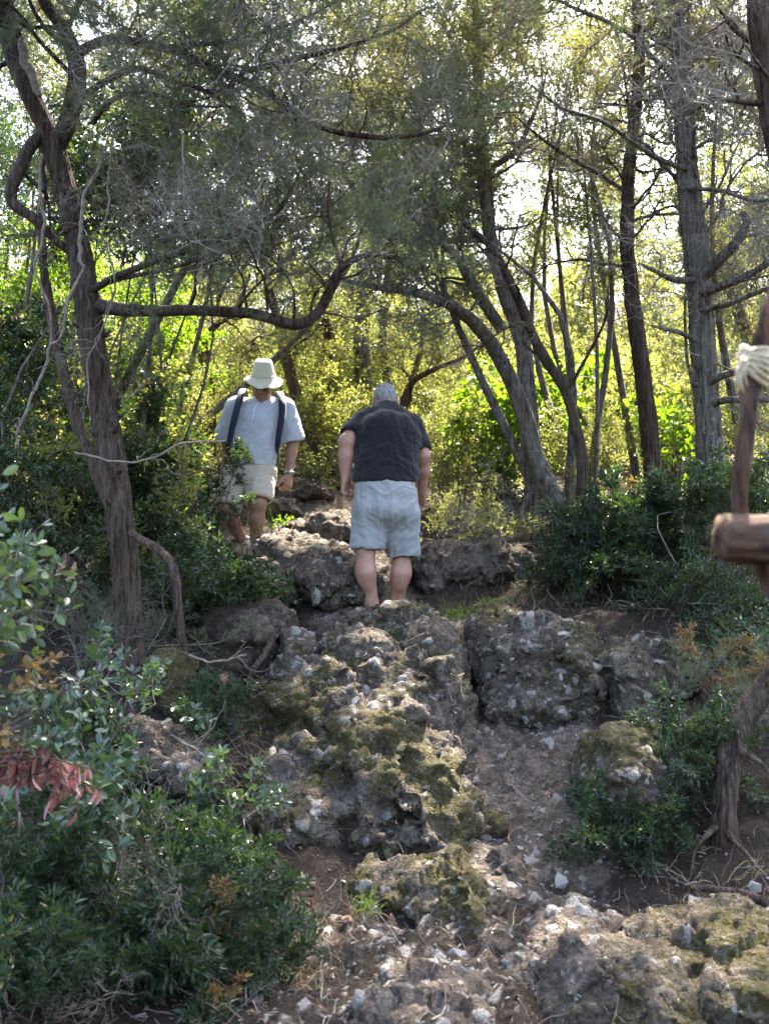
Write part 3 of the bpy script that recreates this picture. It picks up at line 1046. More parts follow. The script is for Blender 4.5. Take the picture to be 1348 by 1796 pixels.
boulder("rock", "stony bank with pale pebbles beyond the overhanging boulder", [
    (1135, 1218, 5.85, 70, .3, 50), (1195, 1195, 5.9, 50, .3, 40), (1095, 1165, 6.05, 42, .25, 30)], h=0.016, amp=0.10, seed=48, moss=0.55, soil=0.45, pale=1.5, n_stones=34, s_rng=(0.012, 0.04))
boulder("rock", "long pale flat stone lying on the right bank above the bush", [(1195, 1285, 5.2, 42, .12, 11), (1240, 1282, 5.2, 25, .1, 10)], h=0.0105, amp=0.018, seed=50, moss=0.05, soil=0.0, pale=2.0, n_stones=0)
boulder("rock", "dark earthy bank holding roots under the left bushes", [
    (420, 1130, 6.45, 60, .3, 52), (470, 1100, 6.6, 40, .3, 40), (400, 1200, 6.0, 40, .3, 34)], h=0.019, amp=0.07, seed=52, moss=0.15, soil=1.0, pale=0.15, n_stones=6)
boulder("rock", "rugged bank of dark rock behind the black shirted walker's legs", [
    (800, 1000, 7.8, 70, .3, 36), (740, 1012, 7.6, 36, .25, 34), (870, 1008, 7.9, 46, .3, 30)], h=0.022, amp=0.09, seed=54, moss=0.4, soil=0.7, pale=0.3, n_stones=10)


def loose_stone(label, px, py, Y, w, hgt, mat='stone', seed=1, n=26):
    p = at(px, py, Y)
    me = hull_mesh("stone", 900 + seed, M[mat], n, 0.9)
    V, Fh = mesh_arrays(me)
    o = link("stone", me)
    s = m_px(Y)
    o.location = p
    o.scale = (w * s, max(w, hgt) * s * 0.8, hgt * s)
    o.rotation_euler = (0.2, 0.15, seed * 1.3 % 0.6)
    return tag(o, label, "stone")


loose_stone("bright white stone lying on the right bank below the bush", 1013, 1096, 6.5, 18, 11, 'stone', 1)
loose_stone("brick coloured round stone under the dark left bank", 392, 1190, 5.5, 13, 13, 'stone_red', 2)
loose_stone("angular pale block sitting on the path below the moss rock", 800, 1683, 3.82, 28, 21, 'stone', 3)
loose_stone("squarish tan stone in brown dirt left of the pale block", 690, 1688, 3.72, 24, 20, 'stone_grey', 4)
loose_stone("white stone perched on top of the sunlit yellow moss", 772, 1531, 4.3, 13, 13, 'stone', 5)
loose_stone("flat whitish stone at the lower end of the leaning slab", 868, 1702, 3.72, 30, 15, 'stone', 6)
loose_stone("tall thin stone wedged beside the moss rock on the path", 862, 1562, 4.42, 13, 19, 'stone', 7)
loose_stone("white flake leaning on roots near the right edge", 1322, 1556, 4.25, 15, 14, 'stone', 8)
loose_stone("orange brown stone between the moss rock and the chute", 933, 1548, 4.4, 14, 9, 'stone_red', 9)
loose_stone("pale oval stone left of the path beneath the outcrop", 622, 1517, 4.62, 20, 11, 'stone_grey', 10)
loose_stone("white pebble cluster stone near the bottom centre path", 762, 1712, 3.65, 18, 10, 'stone', 11)
loose_stone("long pale stone embedded beside the green shrub's twigs", 560, 1487, 4.75, 24, 12, 'stone', 12)
loose_stone("small grey stone beside the pale angular block", 780, 1725, 3.6, 15, 8, 'stone_grey', 13)
loose_stone("whitish chunk resting on the mossy face of the outcrop", 537, 1362, 5.12, 14, 16, 'stone', 14)
loose_stone("pale chip of rock at the rim of the bottom hump", 830, 1730, 3.55, 16, 8, 'stone', 15)
loose_stone("white chip half sunk at the left side of the corner boulder", 1012, 1750, 3.3, 9, 11, 'stone', 16)
# ------------------------------------------------------------------ foliage: sprays (a twig with its leaves) as shared meshes
def leaves(mb, P, D, U, L, W, mat=0, rnd=None, quad=True, fold=0.25, droop=0.0, r=None):
    """a leaf at each P along D with its face towards U"""
    n = len(P)
    if n == 0:
        return
    L = np.broadcast_to(np.asarray(L, float), (n,))[:, None]
    W = np.broadcast_to(np.asarray(W, float), (n,))[:, None]
    D = norm(D)
    S = norm(np.cross(D, U))
    N = np.cross(S, D)
    rn = np.random.default_rng(n).random(n) if rnd is None else rnd
    if quad == 'blade':
        V = np.stack([P - S * W * .5, P + S * W * .5, P + D * L], 1).reshape(-1, 3)
        b = np.arange(n)[:, None] * 3
        F = np.concatenate([b, b + 1, b + 2], 1)
        mb.add(V, F, mat, np.repeat(rn, 3))
    elif quad == 'round':
        t = [(0, 0), (.22, .36), (.55, .5), (.85, .34), (1, 0.06)]
        left = [P + D * L * a + S * W * w + N * W * fold * w * 1.2 - N * L * droop * a * a for a, w in t[1:]]
        right = [P + D * L * a - S * W * w + N * W * fold * w * 1.2 - N * L * droop * a * a for a, w in t[1:]]
        mid = [P + D * L * a - N * L * droop * a * a for a in (.35, .75)]
        V = np.stack([P] + left + right + mid, 1).reshape(-1, 3)
        b = np.arange(n)[:, None] * 11
        tri = [(0, 1, 9), (1, 2, 9), (2, 10, 9), (2, 3, 10), (3, 4, 10), (0, 9, 5), (5, 9, 6), (6, 9, 10), (6, 10, 7), (7, 10, 8), (4, 8, 10)]
        F = np.concatenate([b + np.array(q)[None, :] for q in tri])
        mb.add(V, F, mat, np.repeat(rn, 11))
    elif quad == 'fold':
        m = P + D * L * .45
        V = np.stack([P, m + S * W * .5 + N * W * fold, P + D * L - N * L * droop, m - S * W * .5 + N * W * fold, m], 1).reshape(-1, 3)
        b = np.arange(n)[:, None] * 5
        F = np.concatenate([b + np.array(q)[None, :] for q in ((0, 1, 4), (0, 4, 3), (1, 2, 4), (4, 2, 3))])
        mb.add(V, F, mat, np.repeat(rn, 5))
    else:
        m = P + D * L * .45
        V = np.stack([P, m + S * W * .5, P + D * L, m - S * W * .5], 1).reshape(-1, 3)
        b = np.arange(n)[:, None] * 4
        mb.add(V, np.concatenate([b, b + 1, b + 2, b + 3], 1), mat, np.repeat(rn, 4))


def walk(r, p, d, L, n, wob=0.25, up=0.0):
    P = [np.asarray(p, float)]
    d = norm(d)
    for _ in range(n):
        d = norm(d + r.normal(size=3) * wob / math.sqrt(n) * 1.5 + np.array([0, 0, up / n]))
        P.append(P[-1] + d * L / n)
    return np.array(P)


def along(P, t):
    x = t * (len(P) - 1)
    i = np.minimum(x.astype(int), len(P) - 2)
    f = (x - i)[:, None]
    return P[i] * (1 - f) + P[i + 1] * f, norm(P[i + 1] - P[i])


def spray(seed, L=0.6, n2=14, l2=0.25, n3=5, l3=0.08, leaf=(0.025, 0.003, 'blade'), step=0.012, ang=45, lang=38, up=0.15, rad=0.004, wob=0.3, flat=0.45,
          fold=0.25, droop=0.0, lmat=1, on2=True, on1=False, tsides=3, whorl=2):
    """x is the stem's direction, z is up"""
    r = np.random.default_rng(seed)
    mb = MB()
    main = walk(r, (0, 0, 0), (1, 0, 0.05), L, 6, wob, up)
    add_tube(mb, main, np.linspace(rad, rad * .35, 7), tsides, cap=False)
    LP, LD, LU = [], [], []

    def put(P, l):
        k = max(2, int(l / step))
        t = (np.arange(k) + r.random(k)) / k
        q, d = along(P, t)
        for w in range(whorl):
            rv = r.normal(size=(k, 3))
            side = norm(np.cross(d, rv))
            a = math.radians(lang) * r.uniform(.7, 1.3, (k, 1))
            LP.append(q); LD.append(d * np.cos(a) + side * np.sin(a))
            LU.append(norm(np.array([0, 0, 1.0]) + r.normal(size=(k, 3)) * 0.55))
        LP.append(P[-1:]); LD.append(norm(P[-1:] - P[-2:-1])); LU.append(np.array([[0, .3, 1.0]]))
    if on1:
        put(main, L)
    for i in range(n2):
        t = np.array([(0.12 + 0.85 * (i + r.random() * .6) / n2)])
        q, d = along(main, t)
        s = 1 if i % 2 else -1
        side = np.array([0, s, r.normal() * flat])
        a = math.radians(ang) * r.uniform(.75, 1.25)
        dd = norm(d[0] * math.cos(a) + norm(side) * math.sin(a))
        l = l2 * (1.05 - 0.75 * t[0]) * r.uniform(.7, 1.2)
        P2 = walk(r, q[0], dd, l, 4, wob, up * .6)
        add_tube(mb, P2, np.linspace(rad * .5, rad * .22, 5), tsides, cap=False)
        if on2:
            put(P2, l)
        for j in range(n3):
            t3 = np.array([0.15 + 0.8 * (j + r.random() * .6) / n3])
            q3, d3 = along(P2, t3)
            side = norm(np.cross(d3[0], r.normal(size=3)) * np.array([1, 1, flat * 1.4]))
            a = math.radians(ang) * r.uniform(.7, 1.2)
            l_ = l3 * r.uniform(.6, 1.25) * (1.1 - .5 * t3[0])
            P3 = walk(r, q3[0], norm(d3[0] * math.cos(a) + side * math.sin(a)), l_, 3, wob, up * .4)
            add_tube(mb, P3, np.linspace(rad * .24, rad * .12, 4), 3, cap=False)
            put(P3, l_)
    if leaf is not None:
        LP, LD, LU = np.concatenate(LP), np.concatenate(LD), np.concatenate(LU)
        ln, wd, kind = leaf
        k = len(LP)
        sc = r.uniform(.65, 1.2, k)
        leaves(mb, LP, LD, LU, ln * sc, wd * sc * r.uniform(.85, 1.15, k), lmat, r.random(k) ** 1.0, kind, fold, droop)
    return mb


SP = {}     # kind -> list of arrays


def kind(name, n, **kw):
    SP[name] = [spray(hash_(name) + i * 7, **kw) for i in range(n)]


def hash_(s):
    return sum((i + 1) * ord(c) for i, c in enumerate(s)) % 9973


kind('juniper', 4, L=0.62, n2=15, l2=0.26, n3=5, l3=0.085, leaf=(0.022, 0.0030, 'blade'), step=0.0135, up=0.25, flat=.7, whorl=3)
kind('juniper_thin', 3, L=0.7, n2=13, l2=0.30, n3=4, l3=0.10, leaf=(0.020, 0.0028, 'blade'), step=0.024, up=0.1, flat=.8, whorl=2, wob=.5)
kind('juniper_far', 4, L=0.62, n2=15, l2=0.26, n3=5, l3=0.085, leaf=(0.030, 0.0065, 'blade'), step=0.016, up=0.2, flat=.8, whorl=3)
kind('bare', 4, L=0.85, n2=13, l2=0.42, n3=6, l3=0.17, leaf=None, up=0.12, flat=.9, wob=.75, rad=0.0042)
kind('mastic', 4, L=0.42, n2=9, l2=0.17, n3=3, l3=0.07, leaf=(0.050, 0.0175, 'fold'), step=0.030, lang=58, up=0.2, flat=.5, whorl=2)
kind('broom', 4, L=0.40, n2=12, l2=0.20, n3=3, l3=0.07, leaf=(0.056, 0.0170, 'fold'), step=0.024, ang=40, lang=45, up=0.35, flat=.8, whorl=2)
kind('leafy', 4, L=0.6, n2=10, l2=0.28, n3=4, l3=0.11, leaf=(0.042, 0.020, 'quad'), step=0.034, lang=60, up=0.1, flat=.9, whorl=2)
kind('leafy_fine', 3, L=0.6, n2=12, l2=0.28, n3=4, l3=0.12, leaf=(0.028, 0.011, 'quad'), step=0.024, lang=55, up=0.15, flat=.9, whorl=2)
kind('carob', 3, L=0.42, n2=7, l2=0.20, n3=0, l3=0, leaf=(0.056, 0.027, 'round'), step=0.036, lang=70, up=0.1, flat=.35, whorl=2, fold=.14, droop=.08)
kind('oval', 3, L=0.34, n2=6, l2=0.15, n3=0, l3=0, leaf=(0.058, 0.033, 'round'), step=0.040, lang=65, up=0.15, flat=.5, whorl=2, fold=.16)
kind('big_lime', 3, L=0.5, n2=8, l2=0.24, n3=2, l3=0.09, leaf=(0.085, 0.055, 'round'), step=0.055, lang=65, up=0.1, flat=.8, whorl=1, fold=.1, droop=.1, on1=False)

_mc = {}


def spray_mesh(kind_, i, leafmat, twigmat='twig'):
    key = (kind_, i % len(SP[kind_]), leafmat, twigmat)
    if key not in _mc:
        _mc[key] = SP[kind_][key[1]].mesh("foliage", [M[twigmat], M[leafmat or twigmat]], False)
    return _mc[key]


# openings in the leaves: where the sun reaches the ground, and where the two walkers can be seen
SUN_GAPS = [(at(*q[:3]), q[3]) for q in ((590, 1690, 3.75, .16), (640, 1710, 3.65, .14), (745, 1565, 4.3, .16), (690, 1570, 4.35, .12), (750, 1380, 5.0, .15), (700, 1300, 5.2, .12), (1090, 1310, 4.8, .16), (840, 1700, 3.75, .10),
            (515, 740, 8.2, .2), (485, 1010, 7.4, .24), (600, 985, 7.8, .22), (215, 1220, 4.8, .14), (455, 1430, 4.4, .12), (110, 1400, 3.1, .12), (770, 1090, 6.6, .16), (790, 800, 9.4, .35), (880, 770, 9.8, .35),
            (330, 760, 9.2, .3), (90, 560, 9.3, .5), (1010, 1110, 6.5, .12),
            (560, 1290, 5.4, .13), (620, 1230, 5.7, .10), (900, 1120, 6.1, .14), (960, 1190, 6.0, .10), (870, 1420, 5.0, .09), (1010, 1640, 3.95, .10), (720, 1480, 4.8, .12), (640, 1400, 4.95, .10), (700, 1180, 6.0, .1), (1290, 1720, 3.5, .1),
            (200, 1650, 3.6, .10), (400, 1540, 4.2, .12), (300, 1500, 4.2, .10), (60, 1600, 3.4, .10), (1080, 930, 7.2, .16), (1140, 980, 7.1, .14), (1180, 1330, 4.8, .12), (60, 800, 6.9, .16), (310, 880, 7.2, .16), (250, 760, 7.5, .16), (400, 1040, 6.8, .14), (1250, 1000, 6.4, .15), (30, 960, 6.7, .14))]
SIGHT = [((392, 605), (535, 955), 8.6), ((588, 670), (758, 1060), 7.3)]


def px_of(p):
    d = np.asarray(p) - EYE
    f = d[1] * math.cos(PITCH) + d[2] * math.sin(PITCH)
    return CX + F_PX * d[0] / f, CY - F_PX * (d[2] * math.cos(PITCH) - d[1] * math.sin(PITCH)) / f


def blocked(p, d, s, sight=True):
    c = np.asarray(p) + norm(d) * .28 * s
    for g, rad in SUN_GAPS:
        w = c - g
        tt = float(w @ SUN_DIR)
        if tt > .7 and np.linalg.norm(w - SUN_DIR * tt) < rad + .12 * s:
            return True
    if sight:
        for q in (p, c, np.asarray(p) + norm(d) * .55 * s):
            x, y = px_of(q)
            for (x0, y0), (x1, y1), Y in SIGHT:
                if x0 < x < x1 and y0 < y < y1 and q[1] < Y:
                    return True
    return False


def add_sprays(parent, base, items, kind_, leafmat, twigmat='twig', name="foliage", sight=True):
    """items: (world position, direction, scale, roll)"""
    for i, (p, d, s, roll) in enumerate(items):
        if blocked(p, d, s, sight):
            continue
        o = link(name, spray_mesh(kind_, i, leafmat, twigmat), parent)
        place(o, basis(d, (0, 0, 1), roll), np.asarray(p) - base, s)


# ------------------------------------------------------------------ trees
def bark_disp(seed, amp=0.10, freq=9.0, lscale=2.2, twist=0.8):
    def f(P, th):
        n, k = len(P), len(th)
        s = np.concatenate([[0], np.cumsum(np.linalg.norm(np.diff(P, axis=0), axis=1))])
        A = th[None, :] + twist * s[:, None]
        S = np.broadcast_to(s[:, None], A.shape)
        q = np.stack([np.cos(A) * freq * .35, np.sin(A) * freq * .35, S * lscale], -1).reshape(-1, 3)
        q2 = np.stack([np.cos(A) * freq * .9, np.sin(A) * freq * .9, S * lscale * 2.2], -1).reshape(-1, 3)
        d = 0.7 * ridged(q2, 3, seed) + 0.6 * ridged(q, 2, seed + 3) + 0.8 * vnoise(np.stack([np.cos(A) * .8, np.sin(A) * .8, S * 3.1], -1).reshape(-1, 3), seed + 9)
        return amp * d.reshape(n, k)
    return f


def limb_mesh(pts, wid, bark, seed, k=None, per_m=28, amp=0.10, base=None, extra=None, wiggle=0.012):
    """pts: (px,py,Y); wid: widths in px along the limb"""
    P0 = path_at(pts)
    R0 = np.interp(np.linspace(0, 1, len(pts)), np.linspace(0, 1, len(wid)), wid) * 0.5 * np.array([m_px(p[2]) for p in pts])
    L = np.linalg.norm(np.diff(P0, axis=0), axis=1).sum()
    n = int(max(8, L * per_m))
    P = resample(P0, n)
    t = np.linspace(0, 1, n)
    s = np.concatenate([[0], np.cumsum(np.linalg.norm(np.diff(P0, axis=0), axis=1))])
    R = np.interp(t, s / s[-1], R0)
    P = P + wiggle * np.stack([fbm(np.stack([t * L * 3, t * 0 + q * 7.1, t * 0 + seed], 1), 3, seed + q) for q in range(3)], 1)
    mb = MB()
    kk = k or int(np.clip(R.max() * 2 / m_px(6) * 0.55, 6, 48))
    add_tube(mb, P, R, kk, bark_disp(seed, amp) if kk >= 8 else None)
    return mb, P, R


def side_twigs(mb, P, R, r, n, length, t0=0.15, up=0.1, wob=0.5, taper=0.5, thin=0.35, bias=None, sub=3):
    """secondary and tertiary branches on a limb; returns tips (position, direction)"""
    tips = []
    for i in range(n):
        t = np.array([t0 + (1 - t0) * (i + r.random()) / n])
        q, d = along(P, t)
        rad = float(np.interp(t[0], np.linspace(0, 1, len(R)), R))
        side = norm(np.cross(d[0], r.normal(size=3)))
        if bias is not None:
            side = norm(side + np.asarray(bias))
        l = length * (1.1 - taper * t[0]) * r.uniform(.6, 1.25)
        P2 = walk(r, q[0], norm(d[0] * .5 + side), l, 7, wob, up)
        r0 = min(max(rad * thin, 0.004), 0.016)
        add_tube(mb, P2, np.linspace(r0, r0 * .3, 8), 5, cap=False)
        tips.append((P2[-1], norm(P2[-1] - P2[-2])))
        for j in range(sub):
            q3, d3 = along(P2, np.array([0.3 + 0.65 * (j + r.random() * .7) / sub]))
            s3 = norm(np.cross(d3[0], r.normal(size=3)))
            P3 = walk(r, q3[0], norm(d3[0] * .7 + s3 * .8), l * r.uniform(.25, .5), 5, wob, up)
            add_tube(mb, P3, np.linspace(r0 * .5, r0 * .2, 6), 4, cap=False)
            tips.append((P3[-1], norm(P3[-1] - P3[-2])))
    return tips


def tip_items(tips, r, frac=1.0, s=(0.7, 1.15), droop=0.0, back=0.25):
    out = []
    for p, d in tips:
        if r.random() < frac:
            sc = r.uniform(*s)
            out.append((p - d * back * sc * .6, norm(d + np.array([0, 0, -droop]) + r.normal(size=3) * .25), sc, r.normal() * .8))
    return out


def bark_strips(P, R, n, seed, amp):
    r = np.random.default_rng(seed)
    mb = MB()
    T, N, B = frames(P)
    Lt = np.linalg.norm(np.diff(P, axis=0), axis=1).sum()
    for k in range(n):
        l = r.uniform(.06, .30)
        t0 = r.random() * (1 - l / Lt)
        t = t0 + np.linspace(0, l / Lt, 7)
        q, _ = along(P, np.clip(t, 0, .999))
        i = np.clip((t * (len(P) - 1)).astype(int), 0, len(P) - 1)
        th = r.uniform(0, 6.28) + np.linspace(0, r.normal() * .25, 7)
        w = r.uniform(.004, .011) * np.array([.25, .8, 1, 1, .9, .7, .2])
        u = np.linspace(-1, 1, 7)
        lift = R[i] * (1.0 + amp * r.uniform(.2, .7)) + r.uniform(.0, .014) * np.clip(np.abs(u) - .5, 0, 1) * 2 * (u > 0 if r.random() < .7 else 1)
        d = N[i] * np.cos(th)[:, None] + B[i] * np.sin(th)[:, None]
        s = np.cross(T[i], d)
        c = q + d * lift[:, None]
        V = np.concatenate([c - s * w[:, None], c + d * .0035, c + s * w[:, None]])
        j = np.arange(6)
        mb.add(V, np.concatenate([np.stack([j, j + 7, j + 8, j + 1], 1), np.stack([j + 7, j + 14, j + 15, j + 8], 1)]), 0, r.random())
    for k in range(n // 18):             # knots where branches broke off
        t = np.array([r.uniform(.05, .95)])
        q, tt = along(P, t)
        rad = float(np.interp(t[0], np.linspace(0, 1, len(R)), R))
        d = norm(np.cross(tt[0], r.normal(size=3)))
        a = q[0] + d * rad * .85
        L_ = r.uniform(.02, .07)
        add_tube(mb, resample(np.array([a, a + d * L_ * .6, a + (d + tt[0] * .3) * L_]), 7), np.linspace(rad * .32, rad * .10, 7) * r.uniform(.7, 1.2), 10, bark_disp(seed + k, .25))
    return mb


def tree(name, label, limbs, bark, seed, foliage, group=None, cat="tree"):
    """limbs: list of dict(pts, wid, n (side branches), len, f (share of tips with foliage), kind, leaf, bare (share of tips with bare sprays), part)"""
    r = np.random.default_rng(seed)
    b = path_at([limbs[0]['pts'][0]])[0]
    b[2] = ground_z(b[0], b[1])
    root = thing(name, label, cat, b, group)
    for i, lm in enumerate(limbs):
        d = dict(foliage, **lm)
        mb, P, R = limb_mesh(d['pts'], d['wid'], bark, seed + i * 5, amp=d.get('amp', .1), k=d.get('k'), per_m=d.get('per_m', 40))
        tips = side_twigs(mb, P, R, r, d.get('n', 0), d.get('len', .6), d.get('t0', .3), d.get('up', .1), d.get('wob', .5), bias=d.get('bias'), sub=d.get('sub', 3))
        part = link(d.get('part', 'trunk' if i == 0 else 'bough'), mb.mesh("limb", [M[bark]], True, offset=b), root)
        if d.get('strips'):
            tag(link('bark_strips', bark_strips(P, R, d['strips'], seed + 77 + i, d.get('amp', .1)).mesh('bark_strips', [M[bark]], True, offset=b), part), kind='stuff')
        if d.get('end', True) and i:
            tips.append((P[-1], norm(P[-1] - P[-2])))
        if d.get('f', 0):
            add_sprays(part, b, tip_items(tips, r, d['f'], d.get('s', (.7, 1.15)), d.get('droop', 0)), d['kind'], d['leaf'], d.get('twig', 'twig'))
        if d.get('bare', 0):
            add_sprays(part, b, tip_items(tips, r, d['bare'], d.get('s', (.7, 1.15)), d.get('droop', 0)), 'bare', None, d.get('twigb', 'twig_pale'), "twig_spray")
    return root


JU = dict(kind='juniper', leaf='needle', f=.34, bare=.22, up=.15, s=(.6, 1.05))
Y0 = 5.7
# the large juniper on the left
tree("juniper_tree", "big dark leaning juniper with shaggy bark on the left, its bough arching over the walkers", [
    dict(pts=[(245, 1245, 5.6), (232, 1150, 5.68), (214, 950, 5.7), (194, 800, 5.75), (180, 700, 5.8), (157, 560, 5.85), (140, 450, 5.9), (112, 330, 6.0), (92, 240, 6.0)],
         wid=[50, 42, 41, 42, 38, 40, 37, 36, 36], f=0, n=0, bare=0, k=96, amp=.17, per_m=75, strips=420),
    dict(pts=[(92, 245, 6.0), (60, 175, 6.0), (25, 90, 6.05), (10, 20, 6.05), (0, -120, 6.1)], wid=[36, 34, 36, 33, 28], n=7, len=.9, t0=.3, k=40, f=.55),
    dict(pts=[(100, 260, 6.0), (125, 195, 5.95), (135, 120, 5.9), (112, 55, 5.9), (75, 0, 5.9), (50, -90, 5.9)], wid=[30, 32, 32, 26, 20, 14], n=8, len=.9, t0=.3, k=28),
    dict(pts=[(172, 536, 5.85), (200, 540, 5.75), (300, 546, 5.6), (420, 548, 5.5), (470, 556, 5.45), (520, 566, 5.4), (556, 545, 5.4), (580, 505, 5.35), (602, 468, 5.3), (645, 448, 5.3), (720, 452, 5.3)],
         wid=[26, 23, 18, 18, 18, 18, 17, 18, 15, 11, 6], n=17, len=.62, t0=.3, k=18, bias=(0, 0, .9), f=.8, bare=.2, s=(.5, .85)),
    dict(pts=[(600, 470, 5.3), (585, 420, 5.3), (575, 360, 5.35), (580, 300, 5.4)], wid=[8, 7, 5, 3], n=7, len=.5, f=.7, s=(.5, .8)),
    dict(pts=[(160, 512, 5.85), (178, 500, 5.75), (215, 482, 5.65), (285, 455, 5.5), (345, 435, 5.45), (400, 415, 5.4), (450, 392, 5.4), (490, 365, 5.35), (520, 310, 5.35), (535, 260, 5.4)],
         wid=[14, 14, 14, 12, 12, 11, 10, 8, 5, 3], n=15, len=.5, t0=.35, f=.35, bare=.65, s=(.5, .9)),
    dict(pts=[(178, 500, 5.8), (210, 490, 5.9), (300, 468, 6.0), (390, 440, 6.1), (430, 420, 6.1), (480, 330, 6.1)], wid=[10, 9, 8, 7, 6, 3], n=9, len=.5, f=.25, bare=.6, s=(.5, .9)),
    dict(pts=[(132, 95, 5.9), (165, 74, 5.8), (210, 68, 5.7), (300, 85, 5.6), (350, 110, 5.5), (430, 142, 5.4), (500, 185, 5.35), (560, 220, 5.3), (640, 238, 5.3), (720, 238, 5.3), (800, 215, 5.3)],
         wid=[18, 17, 16, 15, 15, 14, 13, 12, 11, 8, 4], n=21, len=.62, t0=.15, f=.45, bare=.4, s=(.55, .95)),
    dict(pts=[(420, 128, 5.4), (500, 108, 5.3), (600, 85, 5.2), (680, 55, 5.2), (750, 10, 5.2)], wid=[9, 9, 8, 7, 4], n=12, len=.55, t0=.15, f=.5, s=(.55, .9)),
    dict(pts=[(290, 82, 5.6), (400, 72, 5.4), (500, 45, 5.3), (600, 0, 5.2)], wid=[8, 7, 6, 3], n=11, len=.6, t0=.1, f=.5, s=(.55, .95)),
    dict(pts=[(140, 175, 5.9), (180, 146, 5.75), (245, 120, 5.6), (300, 140, 5.5), (370, 165, 5.45), (420, 205, 5.4)], wid=[13, 12, 11, 9, 7, 3], n=10, len=.5, t0=.25, f=.6, s=(.5, .85)),
    dict(pts=[(165, 215, 5.9), (200, 172, 5.7), (260, 163, 5.6), (330, 182, 5.5), (400, 185, 5.5)], wid=[11, 10, 8, 6, 3], n=8, len=.5, f=.5, bare=.4, s=(.5, .85)),
    dict(pts=[(70, 240, 6.0), (48, 265, 5.9), (22, 320, 5.8), (22, 355, 5.8), (60, 385, 5.8), (95, 420, 5.85), (130, 450, 5.9)], wid=[22, 22, 22, 20, 18, 14, 12], f=0, n=2, bare=.5, k=20),
    dict(pts=[(30, 60, 6.0), (-30, 20, 5.7), (-120, -30, 5.5)], wid=[16, 12, 6], n=8, len=.7, f=.7),
    dict(pts=[(75, 0, 5.9), (160, -60, 5.7), (280, -110, 5.5), (420, -130, 5.4)], wid=[14, 12, 9, 4], n=14, len=.8, t0=.1, f=.85),
    dict(pts=[(0, -120, 6.1), (60, -260, 6.0), (140, -380, 5.9)], wid=[30, 22, 8], n=14, len=1.1, t0=.1, f=.9, s=(.8, 1.2)),
    dict(pts=[(140, -380, 5.9), (400, -440, 6.4), (700, -470, 6.9), (950, -480, 7.2)], wid=[16, 13, 10, 5], n=26, len=1.0, t0=.1, f=.95, s=(1.0, 1.5)),  # this and the next: unseen boughs above the frame, added for shade
    dict(pts=[(60, -260, 6.0), (200, -420, 6.6), (420, -520, 7.2), (620, -560, 7.6)], wid=[16, 13, 10, 5], n=24, len=1.1, t0=.1, f=.95, s=(1.0, 1.5)),
    dict(pts=[(50, -90, 5.9), (160, -230, 5.6), (330, -320, 5.3), (520, -340, 5.0)], wid=[14, 12, 9, 4], n=18, len=.9, t0=.1, f=.9, s=(.8, 1.2)),
], 'bark_dark', 101, JU)

tree("juniper_tree", "slender bent stem twisting up behind the big left juniper trunk", [
    dict(pts=[(205, 930, 5.95), (175, 845, 5.98), (160, 800, 6.0), (135, 740, 6.1), (112, 650, 6.15), (92, 560, 6.2), (78, 480, 6.2), (72, 400, 6.2), (78, 300, 6.2), (60, 180, 6.2)],
         wid=[14, 16, 18, 19, 18, 17, 15, 12, 9, 6], f=0, n=4, bare=.8, k=24, amp=.16),
], 'bark_dark', 131, JU)
tree("dead_limb", "thick curved bare limb drooping from the left trunk to the ground", [
    dict(pts=[(225, 935, 5.55), (247, 948, 5.5), (272, 957, 5.45), (298, 980, 5.4), (311, 1015, 5.4), (313, 1060, 5.4), (318, 1105, 5.42), (326, 1150, 5.45)],
         wid=[12, 13, 14, 16, 15, 14, 14, 10], f=0, n=0, bare=0, k=24, amp=.16),
], 'bark_dark', 137, JU, cat="branch")

MJ = dict(kind='juniper', leaf='needle', f=.65, bare=.2, up=.15, s=(.65, 1.1), len=.7)
tree("juniper_tree", "leaning juniper whose trunk bows left into an arch over the path", [
    dict(pts=[(990, 905, 8.3), (950, 830, 8.35), (930, 760, 8.4), (905, 690, 8.4), (872, 622, 8.4), (838, 572, 8.3), (792, 536, 8.1), (735, 516, 7.9), (665, 505, 7.7), (600, 490, 7.5)],
         wid=[33, 29, 28, 27, 25, 22, 18, 14, 10, 5], n=9, t0=.62, k=40, strips=120, per_m=60, bias=(0, 0, .3)),
    dict(pts=[(930, 915, 8.6), (935, 840, 8.6), (928, 760, 8.6), (922, 680, 8.65), (915, 600, 8.7), (880, 500, 8.7), (858, 400, 8.7), (850, 330, 8.7), (842, 220, 8.7), (836, 100, 8.7), (830, -60, 8.7)],
         wid=[36, 33, 32, 30, 27, 22, 22, 24, 20, 15, 9], n=26, t0=.42, k=40, len=.95, strips=160, per_m=60),
    dict(pts=[(880, 575, 8.5), (830, 505, 8.3), (795, 445, 8.1), (740, 400, 8.0), (700, 330, 7.9)], wid=[22, 18, 14, 10, 5], n=12, len=.7, t0=.2),
    dict(pts=[(850, 300, 8.7), (900, 265, 8.5), (935, 200, 8.4), (960, 120, 8.4)], wid=[12, 10, 7, 3], n=9, len=.6, t0=.2, f=.5),
    dict(pts=[(845, 420, 8.6), (700, 420, 8.2), (620, 330, 8.0), (560, 260, 7.9)], wid=[12, 10, 7, 3], n=12, len=.7, t0=.2),
], 'bark_grey', 151, MJ)
